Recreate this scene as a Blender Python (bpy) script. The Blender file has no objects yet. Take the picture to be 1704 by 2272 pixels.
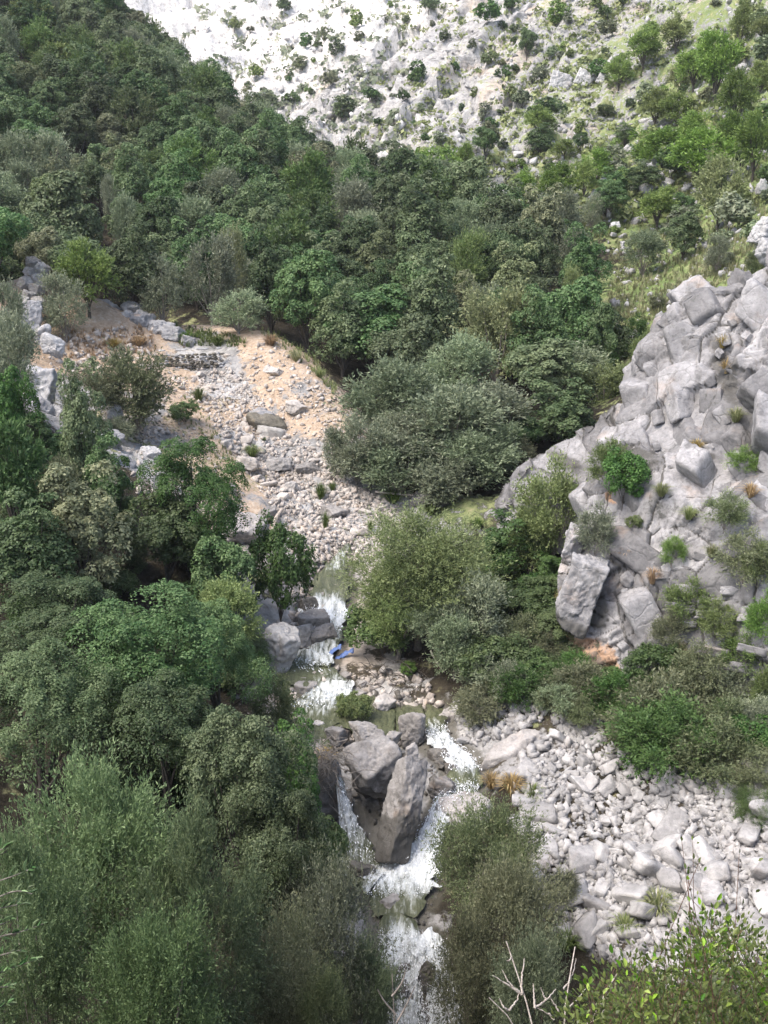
import bpy, bmesh, math, random
import numpy as np
from mathutils import Vector, Matrix

# ------------------------------------------------------------------ camera, world, sun, exposure
SC = bpy.context.scene
COL = SC.collection
W_PX, H_PX, FPX = 1704.0, 2272.0, 2329.0          # the photograph's own pixels
KD = 1704.0 / 1659.0
PITCH = math.radians(17.0)
cam_d = bpy.data.cameras.new('camera')
cam_d.sensor_fit = 'VERTICAL'
cam_d.angle = 2 * math.atan(H_PX / 2 / FPX)
cam_d.clip_start = 0.1
cam_d.clip_end = 6000
cam = bpy.data.objects.new('camera', cam_d)
COL.objects.link(cam)
cam.location = (0, 0, 0)
cam.rotation_euler = (math.pi / 2 - PITCH, 0, 0)
SC.camera = cam

SUN_EL, SUN_AZ = math.radians(60), math.radians(-118)   # azimuth measured from +Y (view direction), clockwise
world = bpy.data.worlds.new('World')
SC.world = world
world.use_nodes = True
wn = world.node_tree
wn.nodes.clear()
w_out = wn.nodes.new('ShaderNodeOutputWorld')
w_bg = wn.nodes.new('ShaderNodeBackground')
w_sky = wn.nodes.new('ShaderNodeTexSky')
w_sky.sky_type = 'NISHITA'
w_sky.sun_disc = False
w_sky.sun_elevation = SUN_EL
w_sky.sun_rotation = SUN_AZ
w_sky.air_density = 1.0
w_sky.dust_density = 4.0
w_sky.ozone_density = 0.6
w_bg.inputs['Strength'].default_value = 0.15
wn.links.new(w_sky.outputs[0], w_bg.inputs['Color'])
wn.links.new(w_bg.outputs[0], w_out.inputs['Surface'])

sun_d = bpy.data.lights.new('sun', 'SUN')
sun_d.energy = 1.5
sun_d.angle = math.radians(36)
sun_d.color = (1.0, 0.95, 0.88)
sun = bpy.data.objects.new('sun', sun_d)
COL.objects.link(sun)
sd = Vector((math.sin(SUN_AZ) * math.cos(SUN_EL), math.cos(SUN_AZ) * math.cos(SUN_EL), math.sin(SUN_EL)))
sun.rotation_euler = sd.to_track_quat('Z', 'Y').to_euler()

SC.view_settings.view_transform = 'Standard'
SC.view_settings.look = 'None'
SC.view_settings.exposure = 1.3
SC.view_settings.gamma = 1.0
SC.view_settings.use_curve_mapping = False
SC.cycles.use_denoising = True
SC.cycles.max_bounces = 6
SC.cycles.diffuse_bounces = 3
SC.cycles.transmission_bounces = 4
SC.cycles.transparent_max_bounces = 6
SC.cycles.volume_bounces = 0

# ------------------------------------------------------------------ maths helpers
CP, SP = math.cos(PITCH), math.sin(PITCH)


def N(u, v, y):
    """point at photograph pixel (u, v) and forward distance y metres"""
    dx = (u - W_PX / 2) / FPX
    dv = (H_PX / 2 - v) / FPX
    k = y / (CP + dv * SP)
    return np.array((dx * k, y, (dv * CP - SP) * k))


def D(u, v, y):
    return N(u * KD, v * KD, y)


def proj(p):
    """world points -> photograph pixels"""
    p = np.asarray(p, float)
    x, y, z = p[..., 0], p[..., 1], p[..., 2]
    f = y * CP - z * SP
    up = y * SP + z * CP
    return W_PX / 2 + FPX * x / f, H_PX / 2 - FPX * up / f


def mpp(v, y):
    """metres per photograph pixel at pixel row v, forward distance y"""
    dv = (H_PX / 2 - v) / FPX
    return y / (CP + dv * SP) / FPX


def _hash(ix, iy, iz, seed):
    h = (ix.astype(np.int64) * 374761393 + iy.astype(np.int64) * 668265263 + iz.astype(np.int64) * 2147483647 + seed * 974711) & 0xFFFFFFFF
    h = ((h ^ (h >> 13)) * 1274126177) & 0xFFFFFFFF
    h = ((h ^ (h >> 16)) * 2246822519) & 0xFFFFFFFF
    return ((h ^ (h >> 15)) & 0xFFFFFF) / float(0xFFFFFF)


def vnoise(p, seed=0):
    """value noise in -1..1 for n x 3 points"""
    p = np.asarray(p, float)
    i = np.floor(p).astype(np.int64)
    f = p - i
    f = f * f * f * (f * (f * 6 - 15) + 10)
    out = np.zeros(len(p))
    for a in (0, 1):
        wa = f[:, 0] if a else 1 - f[:, 0]
        for b in (0, 1):
            wb = f[:, 1] if b else 1 - f[:, 1]
            for c in (0, 1):
                wc = f[:, 2] if c else 1 - f[:, 2]
                out += wa * wb * wc * _hash(i[:, 0] + a, i[:, 1] + b, i[:, 2] + c, seed)
    return out * 2 - 1


def fbm(p, octv=4, seed=0, gain=0.5):
    s, a = 0, 1.0
    for o in range(octv):
        s = s + a * vnoise(np.asarray(p) * (2.03 ** o) + 17.3 * o, seed + o)
        a *= gain
    return s


def voro(p, seeds, tilt, off, blend=.1):
    """nearest seed: index, distance to the cell border, offset plane value running over into the neighbour at the border"""
    n = len(p)
    idx = np.zeros(n, int)
    border = np.zeros(n)
    val = np.zeros(n)
    for s in range(0, n, 20000):
        q = p[s:s + 20000]
        d = (q ** 2).sum(1)[:, None] + (seeds ** 2).sum(1)[None] - 2 * q @ seeds.T
        k = np.argpartition(d, 1, axis=1)[:, :2]
        dd = np.take_along_axis(d, k, 1)
        sw = dd[:, 0] > dd[:, 1]
        k[sw] = k[sw][:, ::-1]
        dd[sw] = dd[sw][:, ::-1]
        c1, c2 = seeds[k[:, 0]], seeds[k[:, 1]]
        bd = (dd[:, 1] - dd[:, 0]) / (2 * np.linalg.norm(c2 - c1, axis=1) + 1e-9)
        idx[s:s + 20000] = k[:, 0]
        border[s:s + 20000] = bd
        v1 = off[k[:, 0]] + ((q - c1) * tilt[k[:, 0]]).sum(1)
        v2 = off[k[:, 1]] + ((q - c2) * tilt[k[:, 1]]).sum(1)
        w = .5 * np.clip(1 - bd / blend, 0, 1)
        val[s:s + 20000] = v1 * (1 - w) + v2 * w
    return idx, border, val


def sstep(a, b, x):
    t = np.clip((x - a) / (b - a), 0, 1)
    return t * t * (3 - 2 * t)


def unit(v):
    return v / (np.linalg.norm(v, axis=-1, keepdims=True) + 1e-12)


# ------------------------------------------------------------------ object helpers
def mk(name, V, F, mat=None, attrs=None, smooth=True):
    V = np.asarray(V, np.float32)
    me = bpy.data.meshes.new(name)
    if isinstance(F, np.ndarray):
        n, k = F.shape
        me.vertices.add(len(V))
        me.vertices.foreach_set('co', V.ravel())
        me.loops.add(n * k)
        me.loops.foreach_set('vertex_index', F.astype(np.int32).ravel())
        me.polygons.add(n)
        me.polygons.foreach_set('loop_start', np.arange(0, n * k, k, dtype=np.int32))
        me.update(calc_edges=True)
    else:
        me.from_pydata(V.tolist(), [], F)
    if smooth:
        me.polygons.foreach_set('use_smooth', np.ones(len(me.polygons), bool))
    for a, val in (attrs or {}).items():
        at = me.attributes.new(a, 'FLOAT', 'POINT')
        at.data.foreach_set('value', np.asarray(val, np.float32))
    if mat:
        me.materials.append(mat)
    return me


def link(name, data, parent=None, loc=None):
    o = bpy.data.objects.new(name, data)
    COL.objects.link(o)
    if parent is not None:
        o.parent = parent
    if loc is not None:
        o.location = tuple(float(c) for c in loc)
    return o


def tag(o, label=None, cat=None, group=None, kind=None):
    if label:
        o['label'] = label
    if cat:
        o['category'] = cat
    if group:
        o['group'] = group
    if kind:
        o['kind'] = kind
    return o


class MB:
    """collects pieces that become one mesh"""
    def __init__(self):
        self.V, self.F, self.n, self.A = [], [], 0, []

    def add(self, V, F, a=0.5):
        V = np.asarray(V, float)
        self.V.append(V)
        self.F.append(np.asarray(F, int) + self.n)
        self.A.append(np.full(len(V), a) if np.isscalar(a) else a)
        self.n += len(V)

    def mesh(self, name, mat, attr='tint', smooth=True):
        return mk(name, np.concatenate(self.V), np.concatenate(self.F), mat, {attr: np.concatenate(self.A)}, smooth)


def tube(path, rad, sides=6):
    path = np.asarray(path, float)
    rad = np.broadcast_to(np.asarray(rad, float), (len(path),))
    t = unit(np.gradient(path, axis=0))
    ref = np.array((0.31, 0.17, 0.93)) if abs(t[0] @ np.array((0.31, 0.17, 0.93))) < .9 else np.array((1., 0, 0))
    a = unit(np.cross(t, ref))
    b = np.cross(t, a)
    ang = np.linspace(0, 2 * math.pi, sides, endpoint=False)
    V = (path[:, None] + rad[:, None, None] * (np.cos(ang)[None, :, None] * a[:, None] + np.sin(ang)[None, :, None] * b[:, None])).reshape(-1, 3)
    F = []
    for i in range(len(path) - 1):
        for j in range(sides):
            k = (j + 1) % sides
            F.append((i * sides + j, i * sides + k, (i + 1) * sides + k, (i + 1) * sides + j))
    return V, np.array(F)


def smooth_path(pts, n):
    pts = np.asarray(pts, float)
    s = np.concatenate([[0], np.cumsum(np.linalg.norm(np.diff(pts[:, :3], axis=0), axis=1))])
    q = np.linspace(0, s[-1], n)
    out = np.stack([np.interp(q, s, pts[:, k]) for k in range(pts.shape[1])], 1)
    w = max(1, n // (2 * len(pts)))
    for _ in range(2):
        o2 = out.copy()
        for k in range(1, n - 1):
            a, b = max(0, k - w), min(n, k + w + 1)
            m = min(k - a, b - 1 - k)
            o2[k] = out[k - m:k + m + 1].mean(0)
        out = o2
    return out


# ------------------------------------------------------------------ materials
def new_mat(name):
    m = bpy.data.materials.new(name)
    m.use_nodes = True
    nt = m.node_tree
    nt.nodes.clear()
    out = nt.nodes.new('ShaderNodeOutputMaterial')
    p = nt.nodes.new('ShaderNodeBsdfPrincipled')
    nt.links.new(p.outputs[0], out.inputs['Surface'])
    return m, nt, p, out


def nd(nt, typ, **kw):
    n = nt.nodes.new(typ)
    for k, v in kw.items():
        if k == 'ins':
            for i, val in v.items():
                if hasattr(val, 'is_output') or isinstance(val, bpy.types.NodeSocket):
                    nt.links.new(val, n.inputs[i])
                else:
                    n.inputs[i].default_value = val
        else:
            setattr(n, k, v)
    return n


def noise(nt, scale, detail=5, rough=.6, vec=None, dist=0.0):
    n = nd(nt, 'ShaderNodeTexNoise', ins={'Scale': scale, 'Detail': detail, 'Roughness': rough, 'Distortion': dist})
    if vec:
        nt.links.new(vec, n.inputs['Vector'])
    return n.outputs['Fac']


def ramp(nt, fac, stops):
    r = nt.nodes.new('ShaderNodeValToRGB')
    el = r.color_ramp.elements
    while len(el) < len(stops):
        el.new(0.5)
    for e, (pos, c) in zip(el, stops):
        e.position = pos
        e.color = (*c, 1) if len(c) == 3 else c
    nt.links.new(fac, r.inputs[0])
    return r.outputs[0]


def mth(nt, op, a, b=None, c=None, clamp=False):
    n = nt.nodes.new('ShaderNodeMath')
    n.operation = op
    n.use_clamp = clamp
    for i, v in enumerate((a, b, c)):
        if v is None:
            continue
        if isinstance(v, (int, float)):
            n.inputs[i].default_value = v
        else:
            nt.links.new(v, n.inputs[i])
    return n.outputs[0]


def mixc(nt, fac, a, b):
    n = nt.nodes.new('ShaderNodeMix')
    n.data_type = 'RGBA'
    for i, v in ((0, fac), (6, a), (7, b)):
        if isinstance(v, (int, float)):
            n.inputs[i].default_value = v
        elif isinstance(v, tuple):
            n.inputs[i].default_value = (*v, 1)
        else:
            nt.links.new(v, n.inputs[i])
    return n.outputs[2]


def attr(nt, name):
    n = nt.nodes.new('ShaderNodeAttribute')
    n.attribute_name = name
    return n.outputs['Fac']


def maprange(nt, v, a, b, c=0.0, d=1.0):
    n = nd(nt, 'ShaderNodeMapRange', interpolation_type='SMOOTHSTEP')
    n.inputs['From Min'].default_value, n.inputs['From Max'].default_value = a, b
    n.inputs['To Min'].default_value, n.inputs['To Max'].default_value = c, d
    nt.links.new(v, n.inputs['Value'])
    return n.outputs[0]


def limestone(name, lo=(.25, .25, .255), hi=(.52, .515, .51), stain=(.07, .07, .065), warm=(.42, .25, .13), warm_amt=0.12,
              scale=1.0, bump=.5, stain_amt=.5, masks=False, island=False, joints=0.0, jscale=2.2, vary=(.80, 1.14)):
    m, nt, p, out = new_mat(name)
    geo = nt.nodes.new('ShaderNodeNewGeometry')
    pos = geo.outputs['Position']
    n1 = noise(nt, .9 * scale, 8, .65, pos)
    n2 = noise(nt, 4.0 * scale, 8, .7, pos, .4)
    n3 = noise(nt, .35 * scale, 4, .55, pos)
    n4 = noise(nt, 14 * scale, 6, .7, pos)
    base = ramp(nt, mth(nt, 'ADD', mth(nt, 'MULTIPLY', n1, .55), mth(nt, 'MULTIPLY', n2, .45)), [(.38, lo), (.50, tuple(.5 * (a + b) for a, b in zip(lo, hi))), (.62, hi)])
    # each stone or block a little lighter or darker
    oi = nt.nodes.new('ShaderNodeObjectInfo')
    rnd = geo.outputs['Random Per Island'] if island else oi.outputs['Random']
    val = maprange(nt, rnd, 0, 1, *vary)
    hv = nt.nodes.new('ShaderNodeHueSaturation')
    nt.links.new(val, hv.inputs['Value'])
    nt.links.new(base, hv.inputs['Color'])
    col = hv.outputs[0]
    # lichen and weather stains
    st = maprange(nt, mth(nt, 'ADD', mth(nt, 'MULTIPLY', n2, .5), mth(nt, 'MULTIPLY', n3, .6)), .60, .74)
    col = mixc(nt, mth(nt, 'MULTIPLY', st, stain_amt), col, stain)
    sp = maprange(nt, n4, .60, .70)
    col = mixc(nt, mth(nt, 'MULTIPLY', sp, .6 * stain_amt), col, stain)
    wm = maprange(nt, noise(nt, .6 * scale, 5, .6, nd(nt, 'ShaderNodeVectorMath', operation='ADD', ins={0: pos, 1: (31, 7, 3)}).outputs[0]), .58, .72)
    col = mixc(nt, mth(nt, 'MULTIPLY', wm, warm_amt), col, warm)
    if masks:
        og = maprange(nt, mth(nt, 'ADD', attr(nt, 'orange'), mth(nt, 'MULTIPLY', mth(nt, 'SUBTRACT', n2, .5), .9)), .35, .65)
        col = mixc(nt, mth(nt, 'MULTIPLY', og, .75), col, mixc(nt, n1, (.30, .15, .07), (.50, .33, .20)))
        stv = nd(nt, 'ShaderNodeVectorMath', operation='MULTIPLY', ins={0: pos, 1: (1.5, 1.5, .22)})
        col = mixc(nt, maprange(nt, noise(nt, 1.0, 6, .65, stv.outputs[0], .3), .54, .70, 0, .6), col, (.10, .098, .095))
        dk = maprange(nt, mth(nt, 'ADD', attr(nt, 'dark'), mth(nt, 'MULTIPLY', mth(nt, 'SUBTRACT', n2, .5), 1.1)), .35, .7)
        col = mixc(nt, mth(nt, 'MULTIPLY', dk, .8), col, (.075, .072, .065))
    p.inputs['Roughness'].default_value = .9
    p.inputs['Specular IOR Level'].default_value = .25
    vor = nd(nt, 'ShaderNodeTexVoronoi', feature='DISTANCE_TO_EDGE', ins={'Scale': jscale * scale})
    wv = nd(nt, 'ShaderNodeVectorMath', operation='MULTIPLY_ADD', ins={1: (.5, .5, .5), 2: pos})
    nz = nd(nt, 'ShaderNodeTexNoise', ins={'Scale': 1.5 * scale, 'Detail': 4})
    nt.links.new(pos, nz.inputs['Vector'])
    nt.links.new(nz.outputs['Color'], wv.inputs[0])
    nt.links.new(wv.outputs[0], vor.inputs['Vector'])
    cr = maprange(nt, vor.outputs['Distance'], 0, .06)
    if joints:
        jm = mth(nt, 'MULTIPLY', maprange(nt, vor.outputs['Distance'], 0.0, .035, 1, 0), maprange(nt, n1, .44, .60))
        col = mixc(nt, mth(nt, 'MULTIPLY', jm, joints), col, (.06, .056, .05))
    nt.links.new(col, p.inputs['Base Color'])
    hgt = mth(nt, 'ADD', mth(nt, 'MULTIPLY', cr, .25), mth(nt, 'ADD', mth(nt, 'MULTIPLY', n2, .7), mth(nt, 'MULTIPLY', n4, .25)))
    b = nd(nt, 'ShaderNodeBump', ins={'Strength': bump, 'Distance': .16 / scale, 'Height': hgt})
    nt.links.new(b.outputs[0], p.inputs['Normal'])
    return m


def leaf_mat(name, dark, light, var=.12, trans=.3, rough=.55, hue=.02):
    m, nt, p, out = new_mat(name)
    t = attr(nt, 'tint')
    c = ramp(nt, t, [(0, dark), (.55, tuple((a + b) * .5 for a, b in zip(dark, light))), (1, light)])
    oi = nt.nodes.new('ShaderNodeObjectInfo')
    hv = nt.nodes.new('ShaderNodeHueSaturation')
    nt.links.new(maprange(nt, oi.outputs['Random'], 0, 1, 1 - var * 1.6, 1 + var * 1.6), hv.inputs['Value'])
    r2 = mth(nt, 'FRACT', mth(nt, 'MULTIPLY', oi.outputs['Random'], 7.13))
    nt.links.new(maprange(nt, r2, 0, 1, .5 - hue, .5 + hue), hv.inputs['Hue'])
    nt.links.new(maprange(nt, r2, 0, 1, .85, 1.12), hv.inputs['Saturation'])
    nt.links.new(c, hv.inputs['Color'])
    nt.links.new(hv.outputs[0], p.inputs['Base Color'])
    p.inputs['Roughness'].default_value = rough
    p.inputs['Specular IOR Level'].default_value = .35
    tr = nt.nodes.new('ShaderNodeBsdfTranslucent')
    nt.links.new(hv.outputs[0], tr.inputs['Color'])
    mx = nt.nodes.new('ShaderNodeMixShader')
    mx.inputs[0].default_value = trans
    nt.links.new(p.outputs[0], mx.inputs[1])
    nt.links.new(tr.outputs[0], mx.inputs[2])
    nt.links.new(mx.outputs[0], out.inputs['Surface'])
    return m


def bark_mat(name, a, b, scale=8):
    m, nt, p, out = new_mat(name)
    pos = nt.nodes.new('ShaderNodeNewGeometry').outputs['Position']
    n = noise(nt, scale, 6, .7, pos)
    c = ramp(nt, n, [(.35, a), (.65, b)])
    nt.links.new(c, p.inputs['Base Color'])
    p.inputs['Roughness'].default_value = .9
    bp = nd(nt, 'ShaderNodeBump', ins={'Strength': .6, 'Distance': .03, 'Height': n})
    nt.links.new(bp.outputs[0], p.inputs['Normal'])
    return m


M = {}
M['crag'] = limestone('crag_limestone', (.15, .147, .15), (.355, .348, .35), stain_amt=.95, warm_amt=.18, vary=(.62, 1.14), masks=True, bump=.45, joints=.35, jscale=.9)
M['scree'] = limestone('scree_limestone', (.215, .21, .21), (.45, .44, .432), stain_amt=.15, warm_amt=.10, scale=1.5, island=True, bump=.4)
M['scree_stone'] = limestone('scree_stone', (.215, .21, .21), (.45, .44, .432), stain_amt=.35, warm_amt=.10, scale=1.5, bump=.4)
M['gully_gravel'] = limestone('gully_gravel', (.30, .265, .235), (.53, .485, .445), stain_amt=.12, warm_amt=.35, warm=(.45, .30, .18), scale=1.2, island=True, bump=.4)
M['gully_stone'] = limestone('gully_stone', (.28, .255, .23), (.51, .475, .44), stain_amt=.25, warm_amt=.3, warm=(.45, .30, .18), scale=1.2, bump=.4)
M['boulder'] = limestone('stream_boulder', (.15, .142, .136), (.35, .336, .325), stain_amt=.9, warm_amt=.15, scale=1.4, bump=.5)
M['boulder_stained'] = limestone('water_stained_boulder', (.15, .143, .138), (.34, .328, .32), stain_amt=.8, warm_amt=.15, scale=1.4, bump=.5, masks=True)
M['boulder_pale'] = limestone('pale_boulder', (.22, .207, .197), (.43, .41, .395), stain_amt=.5, warm_amt=.1, scale=1.0, bump=.4)
M['boulder_wet'] = limestone('wet_boulder', (.07, .065, .058), (.17, .16, .145), stain_amt=.7, warm_amt=.15, scale=1.4, bump=.5)
M['boulder_wet'].node_tree.nodes['Principled BSDF'].inputs['Roughness'].default_value = .45
M['far_rock'] = limestone('far_limestone', (.26, .26, .265), (.54, .535, .53), stain_amt=.6, warm_amt=.12, scale=.5, bump=.6)
M['far_rubble'] = limestone('far_rubble', (.22, .22, .222), (.49, .485, .48), stain_amt=.6, warm_amt=.15, scale=.6, bump=.6, island=True)
M['sunlit_rubble'] = limestone('sunlit_rubble', (.42, .41, .40), (.72, .70, .68), stain_amt=.3, warm_amt=.2, scale=.6, bump=.6, island=True)  # far rubble lightened, sun glare of the mountain face put into its colour
M['grey_rock'] = limestone('grey_rock', (.22, .22, .23), (.46, .455, .455), stain_amt=.5, warm_amt=.35, scale=1.0, bump=.6)
M['ochre_rock'] = limestone('ochre_rock', (.20, .19, .18), (.42, .41, .39), stain_amt=.5, warm_amt=.75, warm=(.42, .27, .14), scale=1.3, bump=.6)
M['wall_rock'] = limestone('dark_wall_stone', (.08, .075, .06), (.22, .20, .165), stain_amt=.7, warm_amt=.5, warm=(.22, .17, .08), scale=1.6, bump=.6)
M['oak'] = leaf_mat('holm_oak_leaves', (0.04, 0.082, 0.026), (0.165, 0.225, 0.1), .22)
M['oak_pale'] = leaf_mat('pale_oak_leaves', (0.085, 0.115, 0.05), (0.25, 0.28, 0.14), .12)
M['olive'] = leaf_mat('olive_leaves', (0.1, 0.138, 0.075), (0.325, 0.365, 0.235), .14, hue=.015)
M['pine_forest'] = leaf_mat('deep_pine_needles', (.060, .110, .035), (.190, .255, .095), .14, hue=.012)
M['olive_deep'] = leaf_mat('deep_olive_leaves', (0.07, 0.125, 0.048), (0.215, 0.3, 0.13), .12, hue=.015)
M['olive_light'] = leaf_mat('light_olive_leaves', (0.12, 0.155, 0.06), (0.3, 0.345, 0.155), .12)
M['pine'] = leaf_mat('pine_needles', (0.1, 0.155, 0.04), (0.26, 0.33, 0.1), .16, hue=.02)
M['mastic'] = leaf_mat('mastic_leaves', (0.042, 0.085, 0.024), (0.13, 0.2, 0.065), .15)
M['shrub'] = leaf_mat('grey_shrub_leaves', (0.085, 0.11, 0.052), (0.235, 0.26, 0.14), .14)
M['bright'] = leaf_mat('bright_shrub_leaves', (0.085, 0.145, 0.036), (0.23, 0.31, 0.1), .1)
M['yellow'] = leaf_mat('yellow_shrub_leaves', (.09, .10, .015), (.26, .25, .05), .1)
M['lentisk'] = leaf_mat('bright_foreground_leaves', (.065, .145, .02), (.27, .38, .065), .35, trans=.3, rough=.35, hue=.018)
M['lentisk_olive'] = leaf_mat('foreground_olive_leaves', (.07, .13, .05), (.22, .32, .15), .25, trans=.25, rough=.4)
M['grass'] = leaf_mat('green_grass', (.05, .09, .015), (.17, .24, .06), .12)
M['drygrass'] = leaf_mat('dry_grass', (.20, .14, .055), (.46, .34, .16), .12)
M['mixgrass'] = leaf_mat('mixed_slope_grass', (.13, .165, .06), (.33, .335, .17), .12)
M['bark'] = bark_mat('dark_bark', (.035, .03, .025), (.10, .085, .07))
M['bark_pale'] = bark_mat('grey_bark', (.12, .105, .09), (.28, .25, .22))
M['deadwood'] = bark_mat('bleached_dead_wood', (.26, .22, .19), (.55, .50, .45), 30)
M['stem'] = bark_mat('red_brown_stem', (.10, .05, .035), (.22, .13, .09), 30)


def plain_mat(name, col, rough=.6):
    m, nt, p, out = new_mat(name)
    pos = nt.nodes.new('ShaderNodeNewGeometry').outputs['Position']
    n = noise(nt, 6, 5, .6, pos)
    nt.links.new(ramp(nt, n, [(.3, tuple(c * .7 for c in col)), (.7, tuple(min(1, c * 1.2) for c in col))]), p.inputs['Base Color'])
    p.inputs['Roughness'].default_value = rough
    return m


M['blue'] = plain_mat('blue_plastic', (.10, .17, .40), .5)


def terrain_mat():
    m, nt, p, out = new_mat('terrain_ground')
    pos = nt.nodes.new('ShaderNodeNewGeometry').outputs['Position']
    nA = noise(nt, .25, 8, .65, pos)
    nB = noise(nt, 1.1, 8, .7, pos)
    nC = noise(nt, 4.5, 6, .7, pos)
    nD = noise(nt, .07, 5, .6, pos)
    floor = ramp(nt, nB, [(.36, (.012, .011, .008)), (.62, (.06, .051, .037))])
    gr = ramp(nt, mth(nt, 'ADD', mth(nt, 'MULTIPLY', nB, .6), mth(nt, 'MULTIPLY', nA, .4)), [(.36, (.075, .115, .035)), (.50, (.15, .20, .075)), (.60, (.25, .26, .13)), (.68, (.37, .32, .20))])
    dirt = ramp(nt, mth(nt, 'ADD', mth(nt, 'MULTIPLY', nB, .5), mth(nt, 'MULTIPLY', nC, .5)), [(.36, (.27, .20, .14)), (.5, (.39, .30, .22)), (.62, (.49, .42, .345))])
    rk = ramp(nt, mth(nt, 'ADD', mth(nt, 'MULTIPLY', nA, .5), mth(nt, 'MULTIPLY', nB, .5)), [(.36, (.10, .10, .095)), (.45, (.27, .265, .26)), (.54, (.42, .412, .402)), (.64, (.54, .53, .515))])
    wm = maprange(nt, nD, .54, .66)
    rk = mixc(nt, mth(nt, 'MULTIPLY', wm, .35), rk, (.60, .45, .30))
    lv = nd(nt, 'ShaderNodeVectorMath', operation='MULTIPLY', ins={0: pos, 1: (.22, .30, 1.1)})
    nL = noise(nt, 1.0, 6, .65, lv.outputs[0], .6)
    rk = mixc(nt, maprange(nt, nL, .52, .66, 0, .55), rk, (.13, .13, .125))
    nS = noise(nt, .9, 6, .7, nd(nt, 'ShaderNodeVectorMath', operation='MULTIPLY', ins={0: pos, 1: (1.3, 1.3, .25)}).outputs[0])
    rk = mixc(nt, maprange(nt, nS, .55, .68, 0, .45), rk, (.16, .155, .15))
    rk = mixc(nt, maprange(nt, attr(nt, 'pale'), .15, .9, 0, .8), rk, ramp(nt, nB, [(.36, (.36, .35, .33)), (.5, (.66, .64, .61)), (.64, (.76, .74, .71))]))  # sun glare on the far mountain painted in as lighter rock
    wob = mth(nt, 'MULTIPLY', mth(nt, 'SUBTRACT', mth(nt, 'ADD', mth(nt, 'MULTIPLY', nA, .5), mth(nt, 'MULTIPLY', nB, .5)), .5), 3.4)

    def f(name):
        return maprange(nt, mth(nt, 'ADD', attr(nt, name), wob), .36, .60)
    wob2 = mth(nt, 'MULTIPLY', mth(nt, 'SUBTRACT', nC, .5), 1.6)
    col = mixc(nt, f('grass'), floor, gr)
    col = mixc(nt, maprange(nt, mth(nt, 'ADD', attr(nt, 'dirt'), wob2), .35, .62), col, dirt)
    col = mixc(nt, maprange(nt, mth(nt, 'ADD', attr(nt, 'rock'), mth(nt, 'MULTIPLY', wob, -1.0)), .40, .60), col, rk)
    wet = maprange(nt, mth(nt, 'ADD', attr(nt, 'wet'), mth(nt, 'MULTIPLY', mth(nt, 'SUBTRACT', nC, .5), .8)), .3, .7)
    col = mixc(nt, mth(nt, 'MULTIPLY', wet, .8), col, mixc(nt, nB, (.05, .048, .035), (.13, .12, .095)))
    nt.links.new(col, p.inputs['Base Color'])
    p.inputs['Roughness'].default_value = .95
    p.inputs['Specular IOR Level'].default_value = .15
    b = nd(nt, 'ShaderNodeBump', ins={'Strength': .7, 'Distance': .35, 'Height': mth(nt, 'ADD', nB, mth(nt, 'MULTIPLY', nC, .4))})
    nt.links.new(b.outputs[0], p.inputs['Normal'])
    return m


M['terrain'] = terrain_mat()


def water_mat():
    m, nt, p, out = new_mat('stream_water')
    pos = nt.nodes.new('ShaderNodeNewGeometry').outputs['Position']
    sc = nd(nt, 'ShaderNodeVectorMath', operation='MULTIPLY', ins={0: pos, 1: (2.6, .6, .6)})
    n1 = noise(nt, 2.2, 6, .65, sc.outputs[0], .5)
    n2 = noise(nt, 7, 6, .7, pos)
    fo = mth(nt, 'ADD', mth(nt, 'MULTIPLY', attr(nt, 'foam'), .92), mth(nt, 'MULTIPLY', mth(nt, 'SUBTRACT', mth(nt, 'ADD', mth(nt, 'MULTIPLY', n1, .7), mth(nt, 'MULTIPLY', n2, .12)), .46), 2.2))
    fac = maprange(nt, fo, .30, 1.05)
    deep = ramp(nt, n1, [(.3, (.05, .06, .035)), (.7, (.14, .15, .085))])
    col = mixc(nt, fac, deep, (.76, .80, .83))
    nt.links.new(col, p.inputs['Base Color'])
    nt.links.new(maprange(nt, fac, 0, 1, .12, .8), p.inputs['Roughness'])
    p.inputs['IOR'].default_value = 1.33
    b = nd(nt, 'ShaderNodeBump', ins={'Strength': .6, 'Distance': .12, 'Height': mth(nt, 'ADD', n1, n2)})
    nt.links.new(b.outputs[0], p.inputs['Normal'])
    return m


M['water'] = water_mat()
mf, ntf, pf, of = new_mat('white_spray')
pf.inputs['Base Color'].default_value = (.80, .83, .86, 1)
pf.inputs['Roughness'].default_value = .6
M['spray'] = mf

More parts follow.
